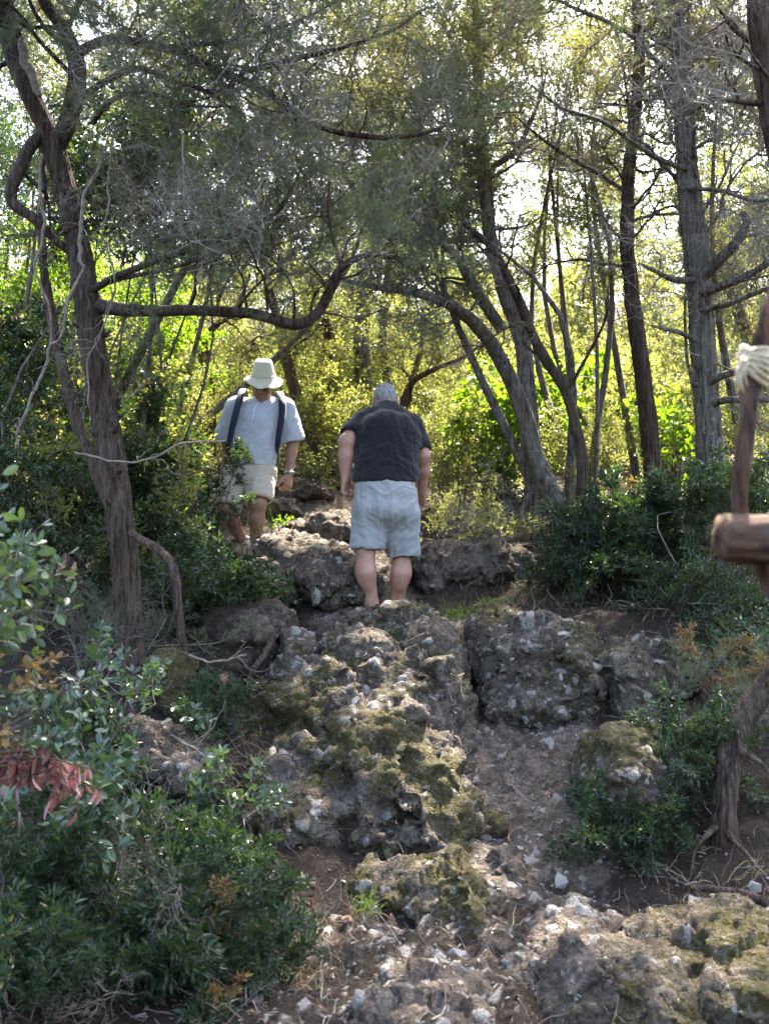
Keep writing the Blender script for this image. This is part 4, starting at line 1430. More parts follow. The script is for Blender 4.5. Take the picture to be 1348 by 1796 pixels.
tree("juniper_tree", "thin dark juniper stem slanting up left beside the leaning arch tree", [
    dict(pts=[(1020, 880, 8.0), (1017, 790, 8.0), (992, 690, 8.0), (952, 622, 8.0), (908, 525, 8.0), (872, 452, 8.0), (845, 420, 8.0), (812, 388, 8.0)],
         wid=[19, 19, 18, 19, 16, 14, 12, 7], n=7, t0=.45, k=22, f=.4, bare=.6),
    dict(pts=[(992, 690, 8.0), (1030, 620, 7.9), (1060, 560, 7.8), (1065, 500, 7.8)], wid=[7, 6, 5, 3], n=5, len=.5, f=.2, bare=.6),
], 'bark_dark', 161, MJ)
tree("juniper_tree", "straight dark juniper standing just left of the thick lichened trunk", [
    dict(pts=[(1148, 880, 8.6), (1140, 780, 8.6), (1124, 640, 8.6), (1106, 500, 8.6), (1098, 390, 8.6), (1108, 250, 8.6), (1120, 110, 8.6), (1112, -20, 8.6), (1105, -160, 8.6)],
         wid=[29, 27, 26, 24, 22, 20, 18, 15, 10], n=30, t0=.38, k=36, len=.85, f=.7, bare=.4, amp=.18, strips=180, per_m=60),
    dict(pts=[(1100, 340, 8.6), (1040, 300, 8.4), (960, 250, 8.2), (900, 200, 8.1)], wid=[9, 8, 6, 3], n=10, len=.6, f=.3, bare=.7),
], 'bark_dark', 171, dict(MJ, leaf='needle_lt'))
tree("juniper_tree", "thick grey lichened juniper on the right with snapped dead branches", [
    dict(pts=[(1262, 900, 7.6), (1245, 800, 7.6), (1234, 640, 7.6), (1226, 500, 7.6), (1212, 380, 7.6), (1200, 250, 7.6), (1194, 120, 7.6), (1186, 0, 7.6), (1180, -150, 7.6)],
         wid=[52, 46, 42, 41, 39, 33, 29, 24, 18], n=30, t0=.42, k=48, len=.9, f=.5, bare=.6, amp=.15, up=.05, strips=300, per_m=60),
    dict(pts=[(1230, 485, 7.55), (1262, 455, 7.4), (1295, 420, 7.3), (1308, 390, 7.3), (1300, 372, 7.3)], wid=[20, 20, 18, 15, 8], n=3, len=.5, f=0, bare=.9, k=16),
    dict(pts=[(1235, 515, 7.5), (1275, 498, 7.3), (1320, 478, 7.2), (1375, 440, 7.1)], wid=[18, 15, 13, 9], n=4, len=.6, f=0, bare=.8, k=14),
    dict(pts=[(1235, 545, 7.5), (1285, 530, 7.3), (1350, 505, 7.2), (1420, 490, 7.1)], wid=[10, 9, 8, 5], n=5, len=.5, f=0, bare=.8),
    dict(pts=[(1218, 492, 7.55), (1180, 490, 7.4), (1150, 476, 7.3), (1124, 466, 7.25)], wid=[13, 11, 8, 5], n=2, len=.3, f=0, bare=.4),
    dict(pts=[(1228, 600, 7.55), (1195, 585, 7.4), (1165, 578, 7.3), (1138, 570, 7.25)], wid=[10, 9, 7, 3], n=2, len=.3, f=0, bare=.4),
    dict(pts=[(1240, 672, 7.55), (1275, 655, 7.4), (1330, 640, 7.3), (1400, 640, 7.2)], wid=[16, 13, 11, 8], n=3, len=.5, f=0, bare=.6),
    dict(pts=[(1243, 712, 7.55), (1280, 700, 7.4), (1350, 700, 7.3)], wid=[14, 12, 10], n=3, len=.5, f=0, bare=.6),
    dict(pts=[(1205, 300, 7.55), (1140, 270, 7.2), (1060, 215, 7.0), (985, 190, 6.9), (930, 150, 6.9)], wid=[10, 9, 7, 6, 3], n=12, len=.5, f=.05, bare=.9),
    dict(pts=[(1205, 330, 7.55), (1260, 335, 7.2), (1330, 350, 7.0), (1400, 340, 6.9)], wid=[10, 8, 7, 4], n=8, len=.5, f=0, bare=.9),
    dict(pts=[(1196, 150, 7.55), (1100, 60, 7.2), (1000, 10, 7.0), (900, -50, 6.9)], wid=[10, 9, 7, 4], n=13, len=.6, f=.1, bare=.9),
    dict(pts=[(1180, -150, 7.6), (1050, -300, 7.4), (850, -380, 7.1), (600, -400, 6.8)], wid=[18, 15, 11, 5], n=28, len=1.0, t0=.1, f=.95, bare=.1, s=(1.0, 1.5)),  # four boughs from here on: unseen, added overhead to shade the foreground
    dict(pts=[(1180, -150, 7.6), (1150, -320, 7.9), (1050, -450, 8.1), (850, -520, 8.2)], wid=[18, 15, 11, 5], n=26, len=1.1, t0=.1, f=.95, bare=.1, s=(1.0, 1.5)),
    dict(pts=[(1190, -60, 7.6), (1300, -120, 7.5), (1430, -140, 7.4), (1560, -120, 7.3)], wid=[15, 13, 10, 5], n=46, len=1.15, t0=.05, f=.95, bare=.1, s=(1.0, 1.4)),  # extra unseen foliage that keeps direct sun off the near path
    dict(pts=[(1190, -80, 7.6), (1050, -125, 7.5), (900, -140, 7.4), (740, -130, 7.3)], wid=[15, 13, 10, 5], n=46, len=1.0, t0=.05, f=.95, bare=.1, s=(1.0, 1.4)),
    dict(pts=[(1200, 200, 7.55), (1280, 150, 7.2), (1360, 60, 7.0)], wid=[11, 8, 5], n=10, len=.6, f=.05, bare=.9),
], 'bark_grey', 181, dict(MJ, leaf='needle_lt', twigb='twig_pale'))
tree("juniper_tree", "near dark trunk cutting the upper right corner", [
    dict(pts=[(1560, 900, 4.6), (1470, 600, 4.6), (1390, 330, 4.6), (1352, 180, 4.6), (1335, 60, 4.6), (1330, -80, 4.6)], wid=[60, 56, 52, 46, 44, 40], n=5, t0=.65, k=36, len=.5, f=0, bare=.5, amp=.14),
    dict(pts=[(1330, -80, 4.6), (1250, -200, 4.5), (1100, -280, 4.4), (900, -300, 4.3)], wid=[30, 22, 14, 6], n=14, len=.8, f=.7, bare=.3),
], 'bark_dark', 191, JU)

BG = dict(kind='leafy_fine', leaf='bright', f=.9, bare=.1, s=(.8, 1.3), len=.9)
tree("slender_tree", "curving slim trunk sweeping up left between the two walkers", [
    dict(pts=[(605, 870, 10.0), (578, 815, 10.0), (548, 770, 10.0), (522, 700, 10.0), (505, 640, 10.0), (490, 575, 10.0), (470, 480, 10.0)], wid=[24, 24, 22, 20, 20, 17, 9], n=9, t0=.6, k=16),
], 'bark_brown', 201, BG)
tree("slender_tree", "orange brown S shaped trunk rising behind the black shirted walker", [
    dict(pts=[(596, 800, 10.6), (592, 740, 10.6), (580, 690, 10.6), (582, 640, 10.6), (575, 590, 10.6), (560, 545, 10.6), (545, 460, 10.6)], wid=[26, 25, 24, 23, 23, 20, 10], n=8, t0=.65, k=18),
], 'bark_brown', 203, BG)
tree("slender_tree", "broad shaggy grey trunk straight behind the grey haired head", [
    dict(pts=[(640, 800, 11.6), (638, 700, 11.6), (634, 600, 11.6), (640, 480, 11.6), (655, 350, 11.6), (662, 200, 11.6), (668, 60, 11.6)], wid=[32, 30, 28, 26, 22, 16, 8], n=18, t0=.5, k=20, kind='juniper', leaf='needle_lt'),
], 'bark_grey', 205, BG)
tree("slender_tree", "forked dim trunk right of the shaggy grey one", [
    dict(pts=[(690, 780, 12), (680, 690, 12), (672, 600, 12), (676, 520, 12), (690, 400, 12)], wid=[20, 20, 18, 15, 8], n=9, t0=.5, k=14),
    dict(pts=[(700, 720, 12), (722, 670, 11.9), (735, 625, 11.8), (748, 560, 11.8), (770, 500, 11.8)], wid=[13, 12, 10, 8, 4], n=5, t0=.4),
], 'bark_grey', 207, BG)
tree("slender_tree", "reddish forked trunk behind the man in the pale hat", [
    dict(pts=[(368, 800, 11), (366, 700, 11), (360, 640, 11), (352, 595, 11), (330, 560, 11), (300, 500, 11)], wid=[24, 22, 22, 20, 14, 7], n=6, t0=.6, k=16),
    dict(pts=[(356, 605, 11), (378, 570, 11), (410, 545, 11), (440, 480, 11)], wid=[14, 12, 8, 4], n=7, t0=.3),
], 'bark_brown', 209, BG)
tree("slender_tree", "faint slim trunk left of the hatted man's shoulder far back", [
    dict(pts=[(412, 760, 12), (408, 680, 12), (405, 620, 12), (415, 540, 12), (430, 440, 12)], wid=[13, 12, 11, 9, 5], n=8, t0=.4),
], 'bark_grey', 211, BG)
tree("slender_tree", "low crooked branching trunk right of the black shirt", [
    dict(pts=[(700, 770, 10.8), (715, 705, 10.8), (725, 668, 10.8), (770, 645, 10.7), (815, 625, 10.6), (860, 590, 10.6)], wid=[13, 12, 11, 9, 7, 4], n=8, len=.6, t0=.3, f=.6, bare=.4),
], 'bark_brown', 213, BG)
tree("slender_tree", "leaning sunlit trunk right of the thick lichened juniper", [
    dict(pts=[(1345, 760, 9.6), (1325, 640, 9.6), (1300, 560, 9.6), (1275, 480, 9.6), (1265, 350, 9.6)], wid=[26, 24, 22, 16, 9], n=10, t0=.4, k=16),
], 'bark_brown', 215, BG)


# crowns without a traced trunk in view: a volume of sprays on their own stems
def crown(name, label, cat, base_px, blobs, kind_, leafmat, seed, n, s=(.8, 1.2), bark='bark_grey', trunk_w=0.05, group=None, out=0.9, twigmat='twig', stems=10, mixk=None, solid=0.55, air=False, sight=True):
    """blobs: (px, py, Y, rx px, ry m, rz px)"""
    r = np.random.default_rng(seed)
    b = at(*base_px)
    if not air:
        b[2] = ground_z(b[0], b[1])
    root = thing(name, label, cat, b, group)
    B = [(at(x, y, Y), np.array([rx * m_px(Y), ry, rz * m_px(Y)])) for x, y, Y, rx, ry, rz in blobs]
    vol = np.array([np.prod(q) ** .75 for _, q in B])
    vol /= vol.sum()
    items = []
    mb = MB()
    ctr = sum(c * w for (c, _), w in zip(B, vol))
    foot = np.array([b[0], b[1], b[2] - 0.05])
    for k in range(n):
        c, q = B[int(r.choice(len(B), p=vol))]
        v = norm(r.normal(size=3)) * r.random() ** solid
        p = c + v * q
        gz = ground_z(p[0], p[1])
        if p[2] < gz + 0.02:
            p[2] = gz + 0.02 + 0.1 * r.random()
        d = norm(v * out + np.array([0, 0, .35]) + r.normal(size=3) * .45)
        items.append((p, d, r.uniform(*s), r.normal() * .6))
    for k in range(stems):
        p = items[int(r.integers(n))][0]
        mid = (foot + p) / 2 + r.normal(size=3) * .13 * np.linalg.norm(p - foot)
        sp_ = resample(np.array([foot + r.normal(size=3) * [.05, .05, 0], mid, p]), 9)
        if sight and any(x0 < x < x1 and y0 < y < y1 and q[1] < Y for q in resample(sp_, 40) for x, y in [px_of(q)] for (x0, y0), (x1, y1), Y in SIGHT):
            continue
        add_tube(mb, sp_, np.linspace(trunk_w * (1 if k < 2 else .5), 0.004, 9), 6)
    if mb.n:
        link("stem", mb.mesh("stem", [M[bark]], True, offset=b), root)
    cut = len(items) if mixk is None else int(len(items) * (1 - mixk[2]))
    add_sprays(root, b, items[:cut], kind_, leafmat, twigmat, sight=sight)
    if mixk is not None:
        add_sprays(root, b, items[cut:], mixk[0], mixk[1], mixk[3] if len(mixk) > 3 else twigmat)
    return root


# dark evergreen behind the left trunk and the sunlit leaves to its left
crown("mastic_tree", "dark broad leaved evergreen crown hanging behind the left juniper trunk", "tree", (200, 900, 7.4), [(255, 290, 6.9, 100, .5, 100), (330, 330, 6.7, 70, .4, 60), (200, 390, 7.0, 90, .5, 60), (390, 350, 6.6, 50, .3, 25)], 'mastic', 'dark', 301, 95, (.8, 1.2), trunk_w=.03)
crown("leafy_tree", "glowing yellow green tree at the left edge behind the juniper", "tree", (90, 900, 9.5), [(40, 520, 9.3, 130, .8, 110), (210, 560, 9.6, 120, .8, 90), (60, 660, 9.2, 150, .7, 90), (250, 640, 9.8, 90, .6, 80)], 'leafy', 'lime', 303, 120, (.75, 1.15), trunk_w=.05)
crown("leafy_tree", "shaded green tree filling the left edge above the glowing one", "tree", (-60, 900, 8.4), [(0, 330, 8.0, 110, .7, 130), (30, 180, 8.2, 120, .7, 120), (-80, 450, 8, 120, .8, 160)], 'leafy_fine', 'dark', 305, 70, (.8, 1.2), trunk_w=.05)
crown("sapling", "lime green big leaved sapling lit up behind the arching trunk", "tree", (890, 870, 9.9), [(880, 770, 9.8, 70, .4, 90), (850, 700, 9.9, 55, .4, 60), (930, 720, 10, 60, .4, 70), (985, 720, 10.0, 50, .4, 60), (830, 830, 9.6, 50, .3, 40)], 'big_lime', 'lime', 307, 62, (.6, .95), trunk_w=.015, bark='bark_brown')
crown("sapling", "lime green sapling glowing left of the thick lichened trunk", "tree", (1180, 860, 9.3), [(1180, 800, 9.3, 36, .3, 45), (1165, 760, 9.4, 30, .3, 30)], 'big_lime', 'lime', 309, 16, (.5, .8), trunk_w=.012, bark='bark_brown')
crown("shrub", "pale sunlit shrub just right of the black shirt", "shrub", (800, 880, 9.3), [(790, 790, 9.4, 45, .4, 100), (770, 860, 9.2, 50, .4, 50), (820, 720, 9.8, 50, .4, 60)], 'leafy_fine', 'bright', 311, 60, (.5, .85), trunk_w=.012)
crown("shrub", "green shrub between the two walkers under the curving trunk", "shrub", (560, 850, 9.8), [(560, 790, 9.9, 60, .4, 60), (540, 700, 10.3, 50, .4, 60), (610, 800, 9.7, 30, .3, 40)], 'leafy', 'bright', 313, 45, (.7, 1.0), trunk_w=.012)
crown("conifer", "grey green juniper crown filling the gap above the arch", "tree", (985, 930, 8.7), [(760, 320, 8.5, 120, .7, 110), (700, 180, 8.4, 130, .7, 110), (800, 450, 8.5, 80, .5, 60), (640, 320, 8.5, 80, .6, 80)], 'juniper_far', 'needle_lt', 315, 76, (1.0, 1.5), trunk_w=.05, stems=2)
crown("conifer", "feathery juniper crown drooping left of the arch over the hatted man", "tree", (150, 980, 8.6), [(500, 370, 8.0, 120, .6, 70), (420, 290, 8.1, 130, .7, 90), (560, 440, 8.0, 80, .4, 40), (370, 430, 8.0, 80, .5, 50)], 'juniper_far', 'needle_lt', 317, 51, (1.0, 1.5), trunk_w=.045, stems=3, mixk=('bare', None, .25, 'twig_pale'))
crown("conifer", "wispy juniper crown high between the two right trunks", "tree", (1050, 930, 8.8), [(1010, 290, 8.6, 110, .7, 140), (1000, 120, 8.7, 130, .8, 110), (930, 230, 8.8, 90, .6, 80), (1060, 450, 8.6, 50, .4, 70)], 'juniper_far', 'needle_lt', 319, 165, (1.0, 1.5), trunk_w=.045, stems=3, mixk=('bare', None, .35, 'twig_pale'))
crown("conifer", "tangled grey juniper crown at the right edge behind the dead branches", "tree", (1330, 950, 8.8), [(1310, 280, 8.6, 110, .7, 170), (1290, 80, 8.6, 130, .8, 110), (1340, 540, 8.8, 60, .5, 90), (1160, 180, 8.8, 80, .6, 120)], 'juniper_far', 'needle_lt', 321, 165, (1.0, 1.5), trunk_w=.05, stems=3, mixk=('bare', None, .5, 'twig_pale'))
crown("conifer", "pale juniper crown high in the middle top of the view", "tree", (100, 980, 8.8), [(450, 130, 8.5, 150, .8, 110), (600, 60, 8.5, 150, .8, 90), (800, 80, 8.6, 120, .8, 80)], 'juniper_far', 'needle_lt', 323, 60, (1.0, 1.5), trunk_w=.05, stems=2)

crown("conifer", "airy juniper top high above the straight dark juniper", "tree", (1110, 930, 9.2), [(1120, 60, 9.2, 150, .8, 90), (1000, 40, 9.2, 110, .8, 80), (1060, 220, 9.3, 110, .7, 80)], 'juniper_far', 'needle_lt', 325, 120, (1.1, 1.6), trunk_w=.04, stems=2)
crown("conifer", "airy juniper top over the left bough against the sky", "tree", (60, 980, 9.0), [(300, 60, 9.0, 150, .8, 90), (150, 150, 9.0, 110, .8, 100)], 'juniper_far', 'needle_lt', 327, 28, (1.1, 1.6), trunk_w=.04, stems=2)
crown("conifer", "pale feathery juniper top filling the gap between arching tree and straight dark juniper", "tree", (1025, 935, 9.4), [(985, 160, 9.4, 90, .6, 130), (930, 60, 9.4, 80, .6, 60)], 'juniper_far', 'needle_lt', 329, 80, (1.0, 1.5), trunk_w=.035, stems=2)
# the sunlit wood behind: a row of countable trees, then one mass
rt = np.random.default_rng(400)
_mid = [(-40, 12.5, 'yellow leaved tree at the far left behind the glowing lime tree'), (140, 13.5, 'bushy golden green tree beyond the left juniper trunk'), (300, 12.6, 'golden tree above the reddish forked trunk'),
        (450, 13.6, 'tall sunny tree straight above the pale hat'), (600, 13.0, 'sunny tree behind the orange brown S shaped trunk'), (740, 13.8, 'olive gold tree behind the arching bough tip'),
        (880, 12.8, 'golden leaved tree seen through the leaning juniper fork'), (1010, 13.6, 'yellow leaved tree between the thin stem and the straight dark juniper'), (1130, 12.6, 'golden tree behind the straight dark juniper'),
        (1270, 13.2, 'bright olive tree behind the thick lichened trunk'), (1400, 12.4, 'sunny tree at the far right beyond the leaning trunk')]
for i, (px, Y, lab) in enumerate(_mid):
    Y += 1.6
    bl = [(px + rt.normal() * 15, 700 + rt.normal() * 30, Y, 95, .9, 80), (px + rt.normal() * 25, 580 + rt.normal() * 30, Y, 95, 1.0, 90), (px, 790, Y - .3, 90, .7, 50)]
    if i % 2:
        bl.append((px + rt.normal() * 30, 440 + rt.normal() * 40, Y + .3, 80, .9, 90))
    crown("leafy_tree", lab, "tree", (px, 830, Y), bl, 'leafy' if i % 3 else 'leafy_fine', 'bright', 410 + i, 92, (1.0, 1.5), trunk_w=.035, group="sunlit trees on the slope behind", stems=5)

for i, (px, Y, lab) in enumerate([(330, 11.6, 'sunny low bush left of the reddish forked trunk'), (470, 12.2, 'sunny bush just above the pale hat'), (640, 12.4, 'golden bush behind the grey haired head'),
                                  (760, 11.8, 'bright bush right of the grey haired head'), (1000, 12.0, 'yellow bush glowing between the arching trunk and the straight juniper'), (1080, 11.4, 'low yellow bush beside the straight dark juniper'),
                                  (1290, 11.5, 'sunny bush right of the thick lichened trunk'), (120, 11.8, 'sunny bush behind the left juniper trunk'), (560, 11.0, 'sunny bush framed by the two curved trunks between the walkers'), (880, 11.2, 'tall golden bush behind the arching trunk\'s foot'), (1170, 11.8, 'golden bush between the two straight right hand trunks')]):
    crown("shrub", lab, "shrub", (px, 830, Y), [(px, 790, Y, 60, .6, 45), (px + 30, 720, Y + .3, 60, .6, 50), (px - 30, 670, Y + .5, 50, .5, 40)], 'leafy' if i % 2 else 'leafy_fine', 'bright', 470 + i, 40, (.9, 1.3), trunk_w=.02, stems=6)

wood = MB()
rw = np.random.default_rng(500)
arrs = [SP['leafy'][i].arrays() for i in range(2)] + [SP['leafy_fine'][0].arrays()]


def _lite(a, keep, r):
    """a thinned copy of a spray for far away: only some leaves and no twigs"""
    V, f3, f4, m3, m4, rn = a
    f = f4[m4 == 1]
    f = f[r.random(len(f)) < keep]
    idx, inv = np.unique(f.ravel(), return_inverse=True)
    W = V[idx]
    return W, np.zeros((0, 3), np.int64), inv.reshape(-1, 4), np.zeros(0, np.int32), np.ones(len(f), np.int32), rn[idx]


lite = [_lite(a, .18, rw) for a in arrs]
for k in range(3300):
    if k < 700:
        Y = 18 + 6 * rw.random()
        top = 5.0
        s = rw.uniform(1.7, 2.8)
    else:
        Y = 24 + 13 * rw.random()
        top = None
        s = rw.uniform(3.0, 5.2)
    x = rw.uniform(-.62, .62) * Y
    gz = float(base_z(x, Y))
    if top is None:
        top = math.tan(math.radians(33)) * Y + 1.6 - gz + 2.5 * float(vnoise(np.array([[x * .3, Y * .3, 0]]), 3)[0])
    z = gz + top * rw.random() ** .75
    wood.add_mb(lite[k % 3], basis(norm(rw.normal(size=3) + [0, 0, .4]), (0, 0, 1), rw.normal()), s, (x, Y, z))
wo = link("far_wood", wood.mesh("far_wood", [M['twig'], M['far_leaf']], False))
tag(wo, "mass of sunlit golden foliage far up the slope", "wood", kind="stuff")
# ------------------------------------------------------------------ people
def skin_mat(name, a, b):
    t = NT(name)
    co = t.coord()
    n = t.noise(co, 18, 5, 0.6)
    col = t.ramp(n, [(0.32, a), (0.68, b)])
    n2 = t.noise(co, 140, 3, 0.6)
    col = t.mix(t.rng(n2, 0.5, 0.75, 0, 0.25), col, tuple(c * .6 for c in a))
    return t.done(t.pbr(col, 0.5, t.bump(n2, 0.15, 0.003), 0.35, Subsurface_Weight=0.12, Subsurface_Scale=0.01))


def cloth_mat(name, a, b, heather=0.0, rough=0.9):
    t = NT(name)
    co = t.coord()
    n = t.noise(co, 7, 4, 0.55)
    w = t.noise(co, 420, 2, 0.6)
    col = t.mix(t.rng(n, 0.35, 0.7), a, b)
    if heather:
        col = t.mix(t.rng(w, 0.35, 0.7, 0, heather), col, tuple(min(1, c * 1.6) for c in b))
    cr = t.noise(t.mapping(co, (1, 1, .45)), 26, 4, 0.6, 0.6)
    h = t.math('ADD', t.math('MULTIPLY', w, 0.15), cr)
    return t.done(t.pbr(col, rough, t.bump(h, 0.35, 0.012), 0.15, Sheen_Weight=0.15))


M['skin_a'] = skin_mat("skin_pinkish", (0.25, 0.125, 0.085), (0.36, 0.195, 0.14))
M['skin_b'] = skin_mat("skin_tanned", (0.22, 0.115, 0.072), (0.31, 0.175, 0.115))
M['black_shirt'] = cloth_mat("faded_black_cotton", (0.0040, 0.0042, 0.0058), (0.0085, 0.0088, 0.0115))
M['grey_shorts'] = cloth_mat("grey_cotton", (0.185, 0.186, 0.186), (0.24, 0.241, 0.242), 0.12)
M['grey_shirt'] = cloth_mat("pale_grey_jersey", (0.34, 0.36, 0.40), (0.40, 0.42, 0.46), 0.2)
M['beige_shorts'] = cloth_mat("beige_cotton", (0.42, 0.36, 0.29), (0.50, 0.44, 0.36))
M['hat'] = cloth_mat("cream_canvas", (0.48, 0.45, 0.34), (0.56, 0.53, 0.41))
M['navy'] = cloth_mat("navy_nylon", (0.012, 0.015, 0.035), (0.02, 0.025, 0.05), 0, 0.6)
M['white_sock'] = cloth_mat("white_sock", (0.55, 0.54, 0.52), (0.68, 0.67, 0.64))
M['shoe'] = plain_mat("worn_shoe", (0.10, 0.095, 0.09), (0.22, 0.21, 0.19), 60, 0.8)
M['grey_hair'] = plain_mat("grey_hair", (0.05, 0.047, 0.044), (0.36, 0.35, 0.34), 1.0, 0.6, 0.8, 0.006, stretch=(110, 110, 28))
M['black_hair'] = plain_mat("dark_hair", (0.012, 0.010, 0.009), (0.03, 0.026, 0.022), 1.0, 0.5, 0.5, 0.004, stretch=(200, 200, 40))
M['eye'] = plain_mat("eye_dark", (0.015, 0.012, 0.01), (0.03, 0.025, 0.02), 20, 0.2)
M['lip'] = plain_mat("lip", (0.20, 0.075, 0.06), (0.26, 0.10, 0.08), 30, 0.45)
M['metal'] = plain_mat("steel", (0.45, 0.46, 0.48), (0.6, 0.6, 0.62), 20, 0.3, 0.1, 0.001, Metallic=0.9)
M['cord_white'] = plain_mat("white_cord", (0.55, 0.56, 0.58), (0.7, 0.7, 0.7), 50, 0.8)


def part_vol(vol, name, mat, root, base, smooth_it=1, wr=None):
    V, Q = vol.mesh(smooth_it)
    if wr is not None:
        N = vnormals(V, Q)
        V = V + N * wr(V, N)[:, None]
        V = laplace(V, Q, 0.12)
    return link(name, raw_mesh(name, V - base, np.zeros((0, 3)), Q, mat, None, True), root)


def hand(v, wrist, elbow, side, palm, curl=0.5, k=0.005):
    """wrist -> fingers away from the elbow; side: the way the thumb lies; palm: the way the palm faces"""
    d = norm(np.asarray(wrist) - np.asarray(elbow))
    s = norm(np.asarray(side) - d * np.dot(side, d))
    n = norm(np.asarray(palm) - d * np.dot(palm, d) - s * np.dot(palm, s))
    w = np.asarray(wrist, float)
    for t in (-.030, -.010, .010, .029):
        v.cone(w + d * .012 + s * t * .6, w + d * .085 + s * t, .0155, .0125, 0.012)
    for t, L, b in ((.031, .070, .0098), (.0105, .080, .0100), (-.0105, .074, .0095), (-.031, .058, .0088)):
        p = w + d * .087 + s * t
        a, L3 = 0.25 + curl * 0.5, (L * .45, L * .31, L * .26)
        pts, ang = [p], 0.0
        for l in L3:
            ang += a + curl * .35
            pts.append(pts[-1] + (d * math.cos(ang) + n * math.sin(ang)) * l + s * t * .02)
        v.chain(pts, [b, b * .95, b * .88, b * .76], k)
    p0 = w + d * .025 + s * .030 + n * .006
    p1 = p0 + (d * .6 + s * .65 + n * .3) * .042
    p2 = p1 + (d * .85 + s * .22 + n * .4) * .034
    p3 = p2 + (d * .9 - s * .05 + n * .42) * .027
    v.chain([p0, p1, p2, p3], [.0165, .0125, .0108, .0088], 0.009)


def wrinkle(seed, amp=0.008, sc=(9, 9, 5), rot=None):
    def f(V, N):
        Q = V * np.array(sc, np.float32)
        warp = fbm(V * 4, 2, seed + 7)
        return amp * (0.8 * ridged(Q + warp[:, None] * 0.9, 3, seed, .5) - .1 + .5 * fbm(V * 6, 2, seed + 3))
    return f


# ---- the walker in black seen from behind, bent forward over his step
ga = lambda x, y, dy=0.0: at(x, y, 7.0 + dy)
pb = on_ground(674, 1090, 7.0)
w1 = thing("person", "grey haired man in black T-shirt and grey shorts stooping uphill, seen from behind", "person", pb)
body = Vol(ga(575, 1125, -.5), ga(770, 660, .9), .0062)
# legs
for hip, knee, calf, ank, toe in (((647, 905, .02), (641, 962, -.02), (641, 1003, -.035), (655, 1082, .05), (645, 1095, -.0)),
                                  ((705, 905, .06), (705, 966, .10), (703, 1005, .07), (692, 1080, .16), (694, 1092, .1))):
    H, K, C, A, T = ga(*hip), ga(*knee), ga(*calf), ga(*ank), ga(*toe)
    body.cone(H, K, .092, .060, .03)
    body.cone(K, C, .060, .061, .04)
    body.cone(C, (C * .3 + A * .7), .062, .045, .04)
    body.cone((C * .3 + A * .7), A, .045, .038, .03)
    body.ell(C * .95 + A * .05 + [0, -.022, .01], (.044, .042, .11), None, .04)
    body.cone(A, A + [0, .13, -.045], .040, .03, .03)
# trunk, leaning away
pel, waist, chest, shl, shr, neck = ga(676, 880, .03), ga(677, 838, .06), ga(680, 775, .20), ga(632, 738, .30), ga(729, 741, .30), ga(678, 722, .36)
body.ell(pel, (.185, .145, .13), None, .05)
body.ell(waist, (.185, .145, .14), None, .06)
body.ell(chest, (.195, .135, .17), basis((1, 0, 0), norm(chest - waist)), .06)
body.cone(shl + [.05, 0, -.035], shr - [.05, 0, .035], .068, .068, .05)
hd = ga(676, 703, .45)
body.cone(neck, hd + [0, -.03, -.03], .068, .062, .03)
hb = basis((1, 0, 0), norm((0, .55, .8)))        # head frame: x right, z crown
body.ell(hd, (.077, .098, .108), hb, .02)
fw = hb[:, 1]
for s in (-1, 1):
    body.ell(hd + hb @ np.array([s * .086, .000, -.020]), (.015, .022, .034), hb, .008)
body.ell(hd + hb @ np.array([0, .098, -.02]), (.015, .022, .024), hb, .012)
body.ell(hd + hb @ np.array([0, .06, -.07]), (.05, .05, .05), hb, .03)
# arms
S, E, W = ga(627, 742, .27), ga(607, 775, .12), ga(606, 841, .10)
body.chain([S + [.012, 0, -.012], E], [.060, .053], .03); body.chain([E, E * .6 + W * .4, W], [.050, .050, .031], .025)
hand(body, W, E, (.5, .7, 0), (.8, -.6, 0), .55)
S2, E2, W2 = ga(730, 746, .28), ga(741, 800, .22), ga(740, 862, .34)
body.chain([S2 + [-.012, 0, -.012], E2], [.060, .050], .03); body.chain([E2, E2 * .6 + W2 * .4, W2], [.048, .047, .031], .025)
hand(body, W2, E2, (-.6, .7, 0), (-.8, -.6, 0), .5)
part_vol(body, "body", M['skin_a'], w1, pb, 1, lambda V, N: .0016 * fbm(V * 30, 3, 5))
# hair: close cropped grey, thin on the crown
hr = Vol(hd - .16, hd + .16, .006)
hr.ell(hd + hb @ np.array([0, -.012, .014]), (.080, .103, .107), hb, .0)
hr.plane(hd + hb @ np.array([0, .05, -.02]), hb @ np.array([0, .75, -.5]))
hr.plane(hd + hb @ np.array([0, 0, -.050]), hb @ np.array([0, 0.25, -1.0]))
part_vol(hr, "hair", M['grey_hair'], w1, pb, 1, lambda V, N: .008 * ridged(V * np.array([60, 60, 22]), 3, 8))
# T-shirt
sv = Vol(ga(580, 870, -.35), ga(772, 680, .75), .0058)


def shirt_a(v, e, cut):
    v.cone(ga(676, 865, .04), ga(678, 775, .18), .216 + e, .212 + e, .05, ((0, 1, 0), .77))
    v.ell(chest, np.array([.212, .150, .19]) + e, basis((1, 0, 0), norm(chest - waist)), .06)
    v.cone(shl + [.055, -.01, -.03], shr - [.055, .01, .03], .090 + e, .090 + e, .06)
    v.cone(S + [.03, 0, -.01], S * .45 + E * .55, .082 + e, .074 + e, .035)
    v.cone(S2 - [.03, 0, .01], S2 * .30 + E2 * .70, .082 + e, .070 + e, .035)
    v.cone(ga(655, 733, .30), ga(699, 734, .30), .076 + e, .076 + e, .05)
    v.cone(shl * .5 + shr * .5, neck * .95 + hd * .05, .10 + e, .094 + e, .04)


